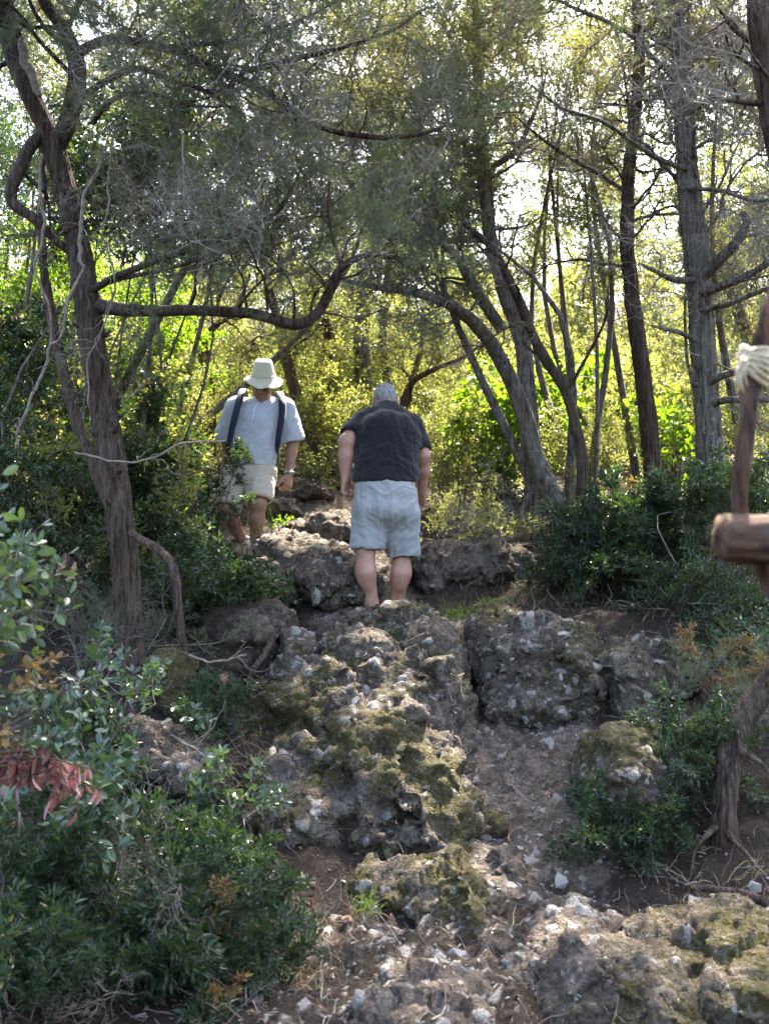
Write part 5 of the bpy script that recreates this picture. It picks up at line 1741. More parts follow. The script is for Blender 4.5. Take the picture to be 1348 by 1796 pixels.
shirt_a(sv, 0, True)
sv.plane(ga(676, 843, .0), (0.0, .12, -1))
sv.plane(S * .28 + E * .72, norm(E - S), 0, (ga(575, 815, -.3), ga(618, 735, .6)))
sv.plane(S2 * .12 + E2 * .88, norm(E2 - S2), 0, (ga(739, 830, -.3), ga(775, 760, .6)))
iv = Vol(ga(580, 870, -.35), ga(772, 680, .75), .0058)
shirt_a(iv, -.019, False)
iv.cone(ga(676, 858, .05), ga(676, 890, .04), .185, .195, .02, ((0, 1, 0), .74))
iv.cone(S * .5 + E * .5, E, .057, .068, .01)
iv.cone(S2 * .4 + E2 * .6, E2 * .9 + S2 * .1, .054, .064, .01)
iv.cone(neck * .9 + hd * .1, hd * .6 + neck * .4, .076, .082, .01)
sv.plane(neck * .93 + hd * .07, norm(hd - neck) * [1, 1, 1.2], 0, (neck - .16, neck + .2))
sv.D = np.maximum(sv.D, -iv.D)


def wr_black(V, N):
    u = (V - ga(677, 790, .1)) / .2
    # folds drawn from the armpits towards the spine and across the small of the back
    f = ridged(np.stack([u[:, 0] * 1.2, u[:, 1] * .8, u[:, 2] * 3.4 + 1.6 * np.abs(u[:, 0])], 1), 3, 71)
    g = ridged(np.stack([u[:, 0] * 4.5 + .8 * u[:, 2], u[:, 1], u[:, 2] * .9], 1), 2, 77)
    low = np.clip(.55 - u[:, 2] * .5, 0, 1)
    return .010 * f * low + .008 * g * (1 - low * .6) + .004 * fbm(V * 14, 3, 72)


part_vol(sv, "t_shirt", M['black_shirt'], w1, pb, 1, wr_black)
# shorts
lo_, hi_ = ga(590, 1000, -.4), ga(765, 825, .5)
so_, si_ = Vol(lo_, hi_, .0058), Vol(lo_, hi_, .0058)
for v, e in ((so_, 0), (si_, -.019)):
    v.ell(ga(676, 868, .03), np.array([.195, .160, .14]) + e, None, .05)
    v.ell(ga(676, 898, .01), np.array([.200, .172, .12]) + e, None, .05)
    v.chain([ga(650, 900, .01), ga(643, 968, -.01)], [.118 + e, .104 + e + .004], .045)
    v.chain([ga(702, 900, .05), ga(706, 980, .09)], [.118 + e, .099 + e + .004], .045)
    v.cone(ga(676, 850, .05), ga(676, 836, .05), .175 + e, .165 + e, .04, ((0, 1, 0), .8))
si_.cone(ga(643, 955, 0), ga(640, 1010, -.02), .092, .104, .01)
si_.cone(ga(706, 966, .08), ga(705, 1015, .08), .087, .098, .01)
so_.plane(ga(643, 961, .0), (-.08, .05, -1), 0, (ga(585, 1005, -.4), ga(675.5, 925, .5)))
so_.plane(ga(706, 976, .08), (.06, .05, -1), 0, (ga(675.5, 1005, -.4), ga(765, 925, .5)))
so_.plane(ga(676, 838, .0), (0, -.1, 1))
so_.D = np.maximum(so_.D, -si_.D)


def wr_shorts(V, N):
    u = (V - ga(676, 900, 0)) / .2
    f = ridged(np.stack([u[:, 0] * 2.6, u[:, 1] * 1.5, u[:, 2] * .55], 1), 3, 81)
    c = ridged(np.stack([u[:, 0] * 1.5, u[:, 1] * 1., u[:, 2] * 2.8 - 1.5 * np.abs(u[:, 0])], 1), 2, 85)
    return .012 * f + .010 * c + .003 * fbm(V * 18, 3, 82)


part_vol(so_, "shorts", M['grey_shorts'], w1, pb, 1, wr_shorts)
# welt pocket and its button on the right buttock
mbp = MB()
_p0, _p1 = ga(705, 852, -.158), ga(731, 860, -.115)
add_tube(mbp, resample(np.array([_p0, (_p0 + _p1) / 2 + [0, -.008, 0], _p1]), 9), .0035, 6)
link("pocket", mbp.mesh("pocket", [M['grey_shorts']], True, offset=pb), w1)
for nm, c in (("shoe", ga(652, 1099, .09)), ("shoe", ga(690, 1097, .2))):
    sh = Vol(c - .2, c + .2, .008)
    sh.ell(c + [0, .04, -.02], (.052, .145, .045), None, .02)
    sh.ell(c + [0, -.055, .005], (.046, .05, .06), None, .03)
    sh.plane(c + [0, 0, -.05], (0, 0, -1))
    part_vol(sh, nm, M['shoe'], w1, pb, 1)

# ---- the man in the pale hat coming down, looking at his feet
gb = lambda x, y, dy=0.0: at(x, y, 8.2 + dy)
qb = on_ground(438, 968, 8.2)
w2 = thing("person", "man in a cream bucket hat, pale grey T-shirt and beige shorts stepping down towards us", "person", qb)
b2 = Vol(gb(365, 1000, -.55), gb(550, 600, .5), .0062)
hipL, kneL, ankL = gb(416, 838, .02), gb(398, 893, -.10), gb(431, 962, .16)
hipR, kneR, ankR = gb(460, 838, .0), gb(453, 884, -.16), gb(446, 966, -.10)
for H, K, A in ((hipL, kneL, ankL), (hipR, kneR, ankR)):
    C = K * .68 + A * .32
    b2.cone(H, K, .090, .060, .03)
    b2.cone(K, C, .055, .054, .03)
    b2.cone(C, A, .054, .036, .03)
    b2.ell(C + [0, .022, 0], (.042, .045, .085), None, .03)
    b2.ell(K + [0, -.016, .0], (.045, .046, .052), None, .02)
    b2.cone(A, A + [0, -.14, -.05], .040, .03, .03)
pel2, ch2, nk2 = gb(440, 828, .02), gb(456, 745, .0), gb(463, 706, -.01)
shL, shR = gb(411, 717, .02), gb(503, 719, .0)
b2.ell(pel2, (.165, .125, .12), None, .05)
b2.cone(pel2, ch2, .135, .14, .06, ((0, 1, 0), .85))
b2.cone(shL + [.05, 0, 0], shR - [.05, 0, 0], .075, .075, .05)
h2 = gb(461, 673, -.075)
b2.cone(nk2, h2 + [0, .03, -.05], .060, .058, .03)
hm = basis((1, 0, -.06), norm((-.08, -.42, .90)))     # head frame, tipped forward: local -y is the face
b2.ell(h2, (.073, .093, .105), hm, .02)
L2 = lambda x, y, z: h2 + hm @ np.array([x, y, z])
b2.ell(L2(0, -.050, -.075), (.050, .048, .050), hm, .03)       # jaw
b2.ell(L2(0, -.086, -.108), (.020, .016, .016), hm, .018)      # chin
for s in (-1, 1):
    b2.ell(L2(s * .043, -.066, -.045), (.024, .024, .024), hm, .02)   # cheek
    b2.ell(L2(s * .074, .004, -.022), (.011, .02, .032), hm, .008)    # ear
    b2.ell(L2(s * .031, -.094, -.008), (.019, .013, .011), hm, .010, 'cut')  # eye socket
    b2.ell(L2(s * .031, -.082, -.009), (.015, .013, .010), hm, .004)
    b2.ell(L2(s * .010, -.102, -.050), (.009, .010, .008), hm, .005)  # nostril wing
b2.ell(L2(0, -.088, .012), (.052, .014, .012), hm, .014)       # brow
b2.cone(L2(0, -.094, -.004), L2(0, -.112, -.044), .010, .0125, .008)  # nose
b2.ell(L2(0, -.094, -.074), (.024, .010, .006), hm, .006)      # lips
b2.ell(L2(0, -.092, -.084), (.021, .010, .006), hm, .006)
eR, wR = gb(513, 776, .03), gb(507, 833, -.04)
b2.chain([shR, eR], [.062, .045], .03); b2.chain([eR, eR * .65 + wR * .35, wR], [.043, .043, .027], .02)
hand(b2, wR, eR, (-.55, -.8, 0), (-.8, .5, 0), .45)
eL, wL = gb(392, 778, .06), gb(385, 835, -.02)
b2.chain([shL, eL], [.062, .045], .03); b2.chain([eL, eL * .65 + wL * .35, wL], [.043, .043, .027], .02)
hand(b2, wL, eL, (.55, -.8, 0), (.8, .5, 0), .45)
part_vol(b2, "body", M['skin_b'], w2, qb, 1, lambda V, N: .0014 * fbm(V * 30, 3, 6))
for s in (-1, 1):
    mb = MB()
    add_tube(mb, resample(np.array([L2(s * .014, -.101, .010), L2(s * .032, -.100, .015), L2(s * .050, -.086, .008)]), 7), [.002, .0042, .0045, .0045, .004, .003, .0015], 6)
    link("eyebrow", mb.mesh("eyebrow", [M['black_hair']], True, offset=qb), w2)
    mb = MB()
    add_tube(mb, resample(np.array([L2(s * .018, -.095, -.012), L2(s * .031, -.0975, -.0135), L2(s * .045, -.091, -.013)]), 7), [.0012, .0028, .0034, .0036, .0034, .0026, .0012], 6)
    link("eyelashes", mb.mesh("eyelashes", [M['eye']], True, offset=qb), w2)
mb = MB()
add_tube(mb, resample(np.array([L2(-.023, -.099, -.0785), L2(0, -.106, -.079), L2(.023, -.099, -.0785)]), 9), [.001, .0026, .0034, .0036, .0036, .0036, .0034, .0026, .001], 6)
link("lips", mb.mesh("lips", [M['lip']], True, offset=qb), w2)
hv = Vol(h2 - .17, h2 + .17, .0065)
hv.ell(L2(0, .012, .012), (.079, .092, .103), hm, 0)
hv.plane(L2(0, -.03, -.0), hm @ np.array([0, -.9, -.25]))
hv.plane(L2(0, 0, -.05), hm @ np.array([0, 0, -1.0]))
part_vol(hv, "hair", M['black_hair'], w2, qb, 1, lambda V, N: .003 * ridged(V * 50, 2, 9))
# hat: crown with a seam ring and a floppy brim
def hat_mesh():
    k = 56
    th = np.arange(k) * 2 * math.pi / k
    prof = [(0.002, .150), (.040, .149), (.061, .143), (.071, .128), (.079, .095), (.088, .055), (.093, .030), (.0945, .026), (.097, .022), (.112, .010), (.132, -.005), (.154, -.020), (.156, -.024), (.153, -.024), (.130, -.010), (.106, .003), (.0945, .015), (.088, .03)]
    V = []
    for i, (r_, z_) in enumerate(prof):
        f = np.clip((r_ - .094) / .05, 0, 1)
        wav = f * (.012 * np.sin(2 * th + .6) + .007 * np.sin(5 * th + 1.1) + .004 * np.sin(9 * th))
        cr = (1 - f) * np.clip((z_ - .03) / .1, 0, 1) * .0025 * (np.sin(4 * th + z_ * 30) + np.sin(7 * th - z_ * 55))
        rr = r_ + cr * (r_ > .03)
        V.append(np.stack([rr * np.cos(th) * .96, rr * np.sin(th) * 1.10, z_ + wav - f * .006 * np.cos(th) + np.zeros(k)], 1))
    V = np.concatenate(V)
    i = np.arange(len(prof) - 1)[:, None] * k
    j = np.arange(k)[None, :]
    j2 = (j + 1) % k
    Q = np.stack([i + j, i + k + j, i + k + j2, i + j2], -1).reshape(-1, 4)
    return V, Q
V, Q = hat_mesh()
hat = link("hat", raw_mesh("hat", V @ hm.T + L2(0, .006, .036) - qb, np.zeros((0, 3)), Q, M['hat'], None, True), w2)
mb = MB()
th = np.linspace(0, 2 * math.pi, 57)
add_tube(mb, (np.stack([.0955 * np.cos(th) * .96, .0955 * np.sin(th) * 1.1, .036 + 0 * th], 1) @ hm.T + L2(0, .006, .036)), .0028, 5, cap=False)
link("hat_seam", mb.mesh("hat_seam", [M['hat']], True, offset=qb), hat)
# T-shirt
lo_, hi_ = gb(360, 850, -.4), gb(555, 670, .4)
o_, i_ = Vol(lo_, hi_, .0058), Vol(lo_, hi_, .0058)
for v, e in ((o_, 0), (i_, -.019)):
    v.cone(gb(437, 822, .02), ch2, .185 + e, .178 + e, .06, ((0, 1, 0), .82))
    v.cone(shL + [.045, 0, -.01], shR - [.045, 0, .01], .094 + e, .094 + e, .06)
    v.cone(shR - [.02, 0, 0], shR * .10 + eR * .90, .092 + e, .090 + e, .035)
    v.cone(shL + [.02, 0, 0], shL * .10 + eL * .90, .092 + e, .088 + e, .035)
    v.cone(ch2 * .3 + nk2 * .7, nk2 + [0, -.004, .012], .085 + e, .070 + e, .04)
i_.cone(gb(437, 830, .02), gb(436, 860, .02), .165, .18, .01, ((0, 1, 0), .82))
i_.cone(shR * .1 + eR * .9, eR * 1.3 - shR * .3, .072, .08, .01)
i_.cone(shL * .1 + eL * .9, eL * 1.3 - shL * .3, .070, .08, .01)
i_.cone(nk2 + [0, -.004, .0], nk2 + [0, -.03, .09], .060, .075, .01)
o_.plane(gb(438, 815, .0), (-.05, .05, -1))
dR = norm(eR - shR)
o_.plane(shR * .04 + eR * .96, dR, 0, (gb(491, 850, -.3), gb(556, 755, .3)))
o_.plane(shL * .04 + eL * .96, norm(eL - shL), 0, (gb(362, 850, -.3), gb(413, 765, .3)))
o_.D = np.maximum(o_.D, -i_.D)


def wr_grey(V, N):
    u = (V - gb(450, 770, 0)) / .2
    a = u[:, 0] * .8 + u[:, 2] * .6
    c = -u[:, 0] * .6 + u[:, 2] * .8
    return .016 * ridged(np.stack([a * .8, u[:, 1], c * 2.4], 1), 3, 91) * np.clip(.8 - .4 * u[:, 2], .3, 1) + .005 * fbm(V * 14, 3, 92)


part_vol(o_, "t_shirt", M['grey_shirt'], w2, qb, 1, wr_grey)
mb = MB()
add_tube(mb, resample(np.array([gb(452, 707, -.125), gb(447, 716, -.17), gb(444, 727, -.18), gb(443, 737, -.178)]), 10), .0035, 5)
link("drawstring", mb.mesh("drawstring", [M['cord_white']], True, offset=qb), w2)
# shorts
lo_, hi_ = gb(360, 900, -.45), gb(515, 795, .4)
o_, i_ = Vol(lo_, hi_, .0058), Vol(lo_, hi_, .0058)
for v, e in ((o_, 0), (i_, -.019)):
    v.ell(gb(439, 824, .02), np.array([.188, .150, .10]) + e, None, .05)
    v.ell(gb(438, 842, .0), np.array([.11, .135, .085]) + e * .5, None, .05)
    v.chain([hipL, kneL * .85 + hipL * .15], [.110 + e, .098 + e], .04)
    v.chain([hipR, kneR * .88 + hipR * .12], [.110 + e, .100 + e], .04)
i_.cone(kneL * .85 + hipL * .15, kneL * 1.3 - hipL * .3, .080, .09, .01)
i_.cone(kneR * .85 + hipR * .15, kneR * 1.3 - hipR * .3, .082, .09, .01)
o_.plane(kneL * .88 + hipL * .12, norm(kneL - hipL) * [.4, .4, 1], 0, (gb(362, 905, -.45), gb(427, 845, .3)))
o_.plane(kneR * .82 + hipR * .18, norm(kneR - hipR) * [.4, .4, 1], 0, (gb(427, 905, -.45), gb(515, 845, .3)))
o_.plane(gb(439, 812, 0), (0, 0, 1))
o_.D = np.maximum(o_.D, -i_.D)
part_vol(o_, "shorts", M['beige_shorts'], w2, qb, 1, wrinkle(95, .018, (8, 8, 13)))
for A in (ankL, ankR):
    sk = Vol(A - .16, A + .16, .007)
    sk.cone(A + [0, 0, .055], A + [0, 0, -.02], .045, .043, .01)
    part_vol(sk, "sock", M['white_sock'], w2, qb, 1, wrinkle(97, .003, (10, 10, 40)))
    c = A + [0, 0, -.02]
    sh = Vol(c - .24, c + .24, .008)
    sh.ell(c + [0, -.06, -.03], (.052, .140, .046), None, .02)
    sh.ell(c + [0, .04, -.01], (.046, .05, .06), None, .03)
    sh.plane(c + [0, 0, -.06], (0, 0, -1))
    part_vol(sh, "shoe", M['shoe'], w2, qb, 1)
# wristwatch
dW = norm(wR - eR)
wc = wR * .93 + eR * .07
mb = MB()
th = np.linspace(0, 2 * math.pi, 25)
bb = basis(dW)
add_tube(mb, np.stack([wc + bb @ np.array([0, .034 * math.cos(t), .034 * math.sin(t)]) for t in th]), .0062, 6, cap=False)
add_tube(mb, np.array([wc + bb @ np.array([0, .0, .0]) + np.array([.010, -.034, 0]), wc + np.array([.014, -.044, 0])]), .017, 14)
link("wristwatch", mb.mesh("wristwatch", [M['metal']], True, offset=qb), w2)
# backpack: bag behind the back, two padded straps over the shoulders
pk = gb(455, 760, .26)
bp = thing("backpack", "navy backpack worn by the man in the cream hat", "backpack", pk)
bv = Vol(pk - [.25, .2, .32], pk + [.25, .2, .32], .009)
bv.ell(pk, (.165, .105, .235), None, 0, p=4)
bv.ell(pk + [0, .07, -.08], (.125, .06, .11), None, .01, p=4)
part_vol(bv, "bag", M['navy'], bp, pk, 1, wrinkle(98, .006, (8, 8, 8)))


def ribbon(pts, w, th_, nrm_dir):
    P = resample(np.array(pts), 28)
    T = norm(np.gradient(P, axis=0))
    Nn = np.array([norm(np.asarray(n_)) for n_ in nrm_dir]) if np.ndim(nrm_dir) == 2 else np.tile(norm(nrm_dir), (28, 1))
    if len(Nn) != 28:
        x = np.linspace(0, 1, len(Nn))
        Nn = norm(np.stack([np.interp(np.linspace(0, 1, 28), x, Nn[:, q]) for q in range(3)], 1))
    Sd = norm(np.cross(T, Nn))
    ww = np.broadcast_to(w, (28,))[:, None] if np.ndim(w) == 0 else np.interp(np.linspace(0, 1, 28), np.linspace(0, 1, len(w)), w)[:, None]
    prof = [(-1, -.5), (-.85, .5), (0, .8), (.85, .5), (1, -.5)]
    V = np.stack([P + Sd * ww * a + Nn * th_ * b for a, b in prof], 1).reshape(-1, 3)
    i = np.arange(27)[:, None] * 5
    j = np.arange(5)[None, :]
    Qd = np.stack([i + j, i + (j + 1) % 5, i + 5 + (j + 1) % 5, i + 5 + j], -1).reshape(-1, 4)
    return V, Qd


for pts in ([gb(430, 696, .17), gb(428, 684, .08), gb(425, 685, -.01), gb(420, 700, -.105), gb(412, 730, -.15), gb(405, 760, -.135), gb(400, 790, -.06), gb(405, 805, .12)],
            [gb(486, 700, .17), gb(489, 689, .08), gb(492, 691, -.02), gb(495, 706, -.115), gb(494, 730, -.15), gb(490, 755, -.145), gb(486, 785, -.10), gb(488, 810, .10)]):
    V, Qd = ribbon(pts, [.026, .027, .028, .028, .026, .021, .012, .011], .012, [(0, .6, .8), (0, .3, 1), (0, -.3, .95), (0, -.8, .6), (0, -1, .2), (0, -1, 0), (0, -1, 0), (0, -.6, -.4)])
    link("strap", raw_mesh("strap", V - pk, np.zeros((0, 3)), Qd, M['navy'], None, True), bp)
# ------------------------------------------------------------------ undergrowth
# left side of the path
crown("shrub", "tall dark glossy thicket left of the big juniper trunk", "shrub", (70, 1080, 6.9), [(60, 760, 7.0, 110, .5, 100), (40, 900, 6.8, 120, .5, 110), (110, 660, 7.3, 80, .5, 60), (130, 950, 6.6, 80, .4, 90), (20, 1020, 6.6, 90, .4, 60)], 'mastic', 'dark', 601, 190, (.7, 1.1), trunk_w=.02, stems=14, mixk=('leafy', 'bright', .16))  # bright sprays mixed in: sun flecks put into the leaf colour
crown("shrub", "dark glossy thicket between the big left trunk and the hatted man", "shrub", (290, 1080, 7.2), [(262, 770, 7.6, 45, .4, 70), (275, 880, 7.3, 55, .4, 80), (240, 660, 7.9, 50, .4, 40), (300, 840, 7.5, 25, .3, 50), (280, 990, 6.9, 70, .4, 60)], 'mastic', 'dark', 603, 200, (.7, 1.1), trunk_w=.02, stems=14, mixk=('leafy', 'bright', .16))  # here too the lighter sprays stand for sun flecks on dark leaves
crown("shrub", "sunlit yellow green bush at the hatted man's right elbow", "shrub", (345, 900, 8.9), [(320, 720, 9.3, 30, .3, 60), (335, 820, 9.0, 25, .25, 50), (285, 640, 9.5, 50, .4, 50), (230, 720, 9.2, 50, .4, 80)], 'leafy_fine', 'bright', 605, 75, (.55, .9), trunk_w=.012)
crown("shrub", "low dense dark bush spilling to the path edge below the hatted man", "shrub", (410, 1100, 6.8), [(390, 1060, 6.8, 65, .35, 38), (330, 1060, 6.6, 50, .3, 45), (450, 1065, 6.8, 35, .25, 26), (360, 1010, 7.0, 40, .25, 20)], 'mastic', 'dark', 607, 135, (.6, .95), trunk_w=.012, stems=14)
crown("shrub", "feathery dark undergrowth around the foot of the big left trunk", "shrub", (170, 1200, 5.8), [(130, 1120, 6.0, 70, .3, 60), (290, 1110, 5.9, 40, .25, 40), (350, 1140, 5.8, 40, .25, 40), (200, 1160, 5.9, 60, .3, 40)], 'juniper', 'needle', 609, 55, (.35, .6), trunk_w=.008, mixk=('bare', None, .3, 'twig'))
crown("sprig", "thin leafy sprig rising in front of the hatted man's leg and shirt", "plant", (350, 985, 7.6), [(408, 845, 7.75, 20, .1, 30), (385, 890, 7.7, 24, .1, 25), (415, 765, 7.8, 12, .08, 18), (418, 715, 7.8, 8, .06, 20), (365, 920, 7.6, 20, .1, 20)], 'mastic', 'dark', 611, 24, (.38, .6), sight=False, trunk_w=.006, stems=7)
crown("sprig", "pale green sunlit sprig at the hatted man's shins", "plant", (470, 965, 7.9), [(478, 930, 7.9, 20, .1, 16)], 'oval', 'lime', 613, 6, (.28, .42), sight=False, trunk_w=.005, stems=4)
# bottom left mass, several bushes
crown("butchers_broom", "dark butcher's broom bush in the middle of the lower left slope", "shrub", (360, 1560, 4.3), [(350, 1540, 4.2, 70, .25, 45), (420, 1560, 4.15, 40, .2, 40), (280, 1570, 4.1, 60, .25, 45)], 'broom', 'broom', 615, 62, (.4, .75), trunk_w=.007, bark='bark_dark', stems=22, mixk=('bare', None, .12, 'twig'))
crown("butchers_broom", "dark butcher's broom bush filling the bottom left corner", "shrub", (150, 1760, 3.5), [(120, 1690, 3.5, 120, .3, 80), (40, 1620, 3.5, 90, .3, 80), (230, 1730, 3.45, 80, .25, 60)], 'broom', 'broom', 617, 78, (.45, .8), trunk_w=.006, bark='bark_dark', stems=22, mixk=('bare', None, .10, 'twig'))
crown("butchers_broom", "spiky green bush above the brown twigs at the bottom left", "shrub", (350, 1740, 3.6), [(350, 1650, 3.65, 80, .25, 70), (420, 1700, 3.6, 50, .2, 50), (270, 1650, 3.7, 50, .2, 50)], 'broom', 'broom', 619, 52, (.4, .75), trunk_w=.006, bark='bark_dark', stems=18)
crown("butchers_broom", "dim upper left bush between the red leaves and the grey rock", "shrub", (200, 1400, 4.6), [(150, 1310, 4.7, 40, .25, 45), (220, 1430, 4.5, 50, .2, 35), (140, 1440, 4.3, 60, .25, 45)], 'broom', 'broom', 621, 60, (.4, .6), trunk_w=.006, bark='bark_dark', stems=18)
crown("butchers_broom", "low bright tipped bush at the extreme bottom left edge", "shrub", (40, 1790, 3.1), [(50, 1770, 3.1, 70, .2, 35), (120, 1740, 3.2, 40, .15, 40)], 'broom', 'broom', 623, 18, (.4, .6), trunk_w=.005, bark='bark_dark')
crown("carob_sprig", "pale sea green oval leaved sprig below the red dry leaves", "plant", (150, 1440, 3.6), [(150, 1400, 3.7, 60, .15, 40), (60, 1420, 3.5, 60, .15, 40), (220, 1440, 3.8, 50, .15, 40)], 'oval', 'carob', 625, 16, (.6, .85), trunk_w=.006)
crown("carob_sprig", "oval leaved sprig catching light beside the outcrop's left foot", "plant", (400, 1450, 4.4), [(380, 1410, 4.4, 50, .12, 25), (425, 1440, 4.4, 22, .1, 20), (340, 1420, 4.4, 40, .12, 25)], 'oval', 'carob', 627, 11, (.45, .65), trunk_w=.006)
crown("carob_sprig", "sunlit oval leaved sprig arching above the dim grey rock", "plant", (200, 1260, 4.8), [(210, 1220, 4.8, 50, .12, 25), (260, 1235, 4.8, 30, .1, 20), (160, 1205, 4.8, 30, .1, 20)], 'oval', 'carob', 629, 13, (.5, .8), trunk_w=.005)
crown("carob_branch", "large blue green oval leaves poking in from the left edge", "branch", (-420, 980, 2.7), [(-45, 1030, 2.75, 40, .12, 30), (-50, 1090, 2.7, 40, .12, 40), (-70, 1150, 2.65, 30, .1, 30), (-40, 1060, 2.8, 30, .1, 40)], 'carob', 'carob', 631, 21, (.6, .85), air=True, trunk_w=.006, stems=6, bark='bark_brown')
crown("carob_branch", "grey green round leaves at the left edge above the red ones", "branch", (-420, 1300, 2.9), [(-20, 1290, 2.95, 40, .1, 30), (-60, 1260, 2.9, 40, .1, 30)], 'carob', 'carob', 633, 6, (.5, .7), air=True, trunk_w=.007, stems=4, bark='bark_brown')
crown("dead_sprig", "yellow brown withered sprig at the left edge", "branch", (-300, 1250, 3.0), [(0, 1195, 3.0, 25, .08, 30), (-20, 1230, 3.0, 25, .08, 25)], 'oval', 'dry_tan', 635, 6, (.4, .55), air=True, trunk_w=.005, stems=4, bark='bark_brown')
crown("dead_sprig", "tan withered twig in the bottom left bushes", "branch", (420, 1760, 3.6), [(425, 1655, 3.5, 30, .1, 40), (440, 1690, 3.5, 18, .08, 30)], 'broom', 'dry_tan', 637, 6, (.3, .45), trunk_w=.005, stems=4, bark='bark_brown')
crown("butchers_broom", "low dark bush in the hollow between left trunk and outcrop", "shrub", (390, 1330, 5.0), [(385, 1290, 5.0, 36, .2, 30), (345, 1250, 5.2, 40, .2, 30)], 'broom', 'broom', 639, 26, (.35, .55), trunk_w=.005, bark='bark_dark', stems=8)
# dead branch with curled red leaves
r_ = np.random.default_rng(77)
rb = at(-260, 1330, 3.0)
rr_ = thing("dead_branch", "broken branch with a bunch of curled red brown dead leaves", "branch", rb)
mb, lf = MB(), MB()
hub = at(70, 1335, 3.05)
for k in range(20):
    e = at(100 + r_.normal() * 55, 1362 + r_.normal() * 34, 3.05 + r_.normal() * .06)
    P = resample(np.array([rb, hub + r_.normal(size=3) * .015, e]), 12)
    add_tube(mb, P, np.linspace(.006, .0018, 12), 5)
    for j in range(9):
        q, d = along(P, np.array([.55 + .45 * r_.random()]))
        dn = norm(np.array([r_.normal() * .5 - .1, r_.normal() * .5, -1.0]))
        leaves(lf, q, dn[None], norm(r_.normal(size=(1, 3))), r_.uniform(.034, .060), r_.uniform(.011, .019), 0, np.array([r_.random()]), 'round', .9, .25)
link("twig", mb.mesh("twig", [M['bark_brown']], True, offset=rb), rr_)
link("dead_leaves", lf.mesh("dead_leaves", [M['dry_red']], False, offset=rb), rr_)

# right side of the path
crown("butchers_broom", "big bushy butcher's broom with tan tips, some coloured as sunlit right of the path", "shrub", (1060, 1060, 7.2), [(1070, 985, 7.2, 80, .4, 55), (1025, 1010, 7.1, 40, .3, 40), (1130, 960, 7.3, 60, .35, 55), (1070, 930, 7.4, 50, .3, 30), (1140, 1020, 7.1, 50, .3, 35)],
      'broom', 'broom', 641, 125, (.6, 1.0), trunk_w=.008, bark='bark_dark', stems=26, mixk=('broom', 'dry_tan', .11))  # tan sprays: dry leaves, and tips coloured as if the sun hit them
crown("shrub", "dark glossy shrub under the thick lichened trunk at the right edge", "shrub", (1280, 1150, 6.3), [(1270, 1010, 6.4, 70, .35, 80), (1320, 1090, 6.2, 60, .35, 70), (1230, 880, 7.0, 60, .35, 60), (1300, 900, 6.8, 70, .35, 70), (1190, 1060, 6.4, 50, .3, 35), (1330, 1180, 5.8, 50, .3, 50)],
      'mastic', 'dark', 643, 125, (.55, .95), trunk_w=.012, stems=16)
crown("shrub", "small leafy shrub drooping over the moss capped rock on the right", "shrub", (1210, 1440, 4.8), [(1190, 1370, 4.8, 50, .2, 45), (1240, 1350, 4.8, 40, .2, 45), (1160, 1320, 4.8, 30, .12, 20)], 'mastic', 'broom', 645, 48, (.5, .75), trunk_w=.007, stems=12)
crown("shrub", "spiky green clump at the foot of the moss capped rock", "shrub", (1090, 1530, 4.55), [(1085, 1480, 4.55, 50, .15, 40), (1130, 1500, 4.6, 50, .15, 35)], 'broom', 'broom', 647, 36, (.4, .6), trunk_w=.005, stems=10, bark='bark_dark')
crown("dead_sprig", "thin withered yellow fern like sprays at the right edge", "plant", (1250, 1230, 5.5), [(1240, 1180, 5.5, 40, .2, 40), (1290, 1210, 5.4, 30, .2, 30)], 'broom', 'dry_tan', 649, 8, (.4, .6), trunk_w=.004, stems=6, bark='bark_brown')
crown("shrub", "feathery dark shrub at the right edge above the gnarled stump", "shrub", (1330, 1280, 5.2), [(1250, 1220, 5.3, 50, .2, 40), (1320, 1250, 5.2, 50, .2, 50), (1340, 1330, 5.0, 40, .2, 50)], 'juniper', 'needle', 651, 32, (.4, .65), trunk_w=.007)
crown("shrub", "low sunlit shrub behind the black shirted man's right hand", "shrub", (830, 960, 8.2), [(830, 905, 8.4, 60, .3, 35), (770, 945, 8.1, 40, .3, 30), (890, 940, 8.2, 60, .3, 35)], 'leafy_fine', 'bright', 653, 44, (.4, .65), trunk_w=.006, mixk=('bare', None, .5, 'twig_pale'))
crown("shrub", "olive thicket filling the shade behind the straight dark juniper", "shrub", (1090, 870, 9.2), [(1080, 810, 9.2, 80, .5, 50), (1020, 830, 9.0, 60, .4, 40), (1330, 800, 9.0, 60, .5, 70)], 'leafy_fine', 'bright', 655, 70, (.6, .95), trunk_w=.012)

# gnarled dead stump with roots at the right edge
r_ = np.random.default_rng(91)
sb = on_ground(1275, 1470, 4.55)
st = thing("gnarled_stump", "gnarled weathered juniper stump twisting out of the bank at the right edge", "stump", sb)
mb, P, R = limb_mesh([(1268, 1490, 4.55), (1272, 1420, 4.55), (1280, 1340, 4.6), (1300, 1265, 4.65), (1340, 1200, 4.7), (1400, 1150, 4.7)], [50, 32, 31, 36, 32, 24], 'bark_brown', 92, k=56, amp=.34, per_m=70)
link("trunk", mb.mesh("trunk", [M['bark_dark']], True, offset=sb), st)
for i, pts in enumerate(([(1262, 1450, 4.5), (1235, 1480, 4.4), (1222, 1520, 4.35), (1200, 1560, 4.3)], [(1285, 1460, 4.5), (1310, 1490, 4.4), (1330, 1530, 4.35), (1375, 1560, 4.3)],
                         [(1290, 1300, 4.6), (1330, 1330, 4.5), (1370, 1380, 4.5)])):
    mb, P, R = limb_mesh(pts, [13, 6, 5, 3], 'bark_brown', 94 + i, k=14, amp=.25, per_m=60, wiggle=.05)
    link("root", mb.mesh("root", [M['bark_dark']], True, offset=sb), st)

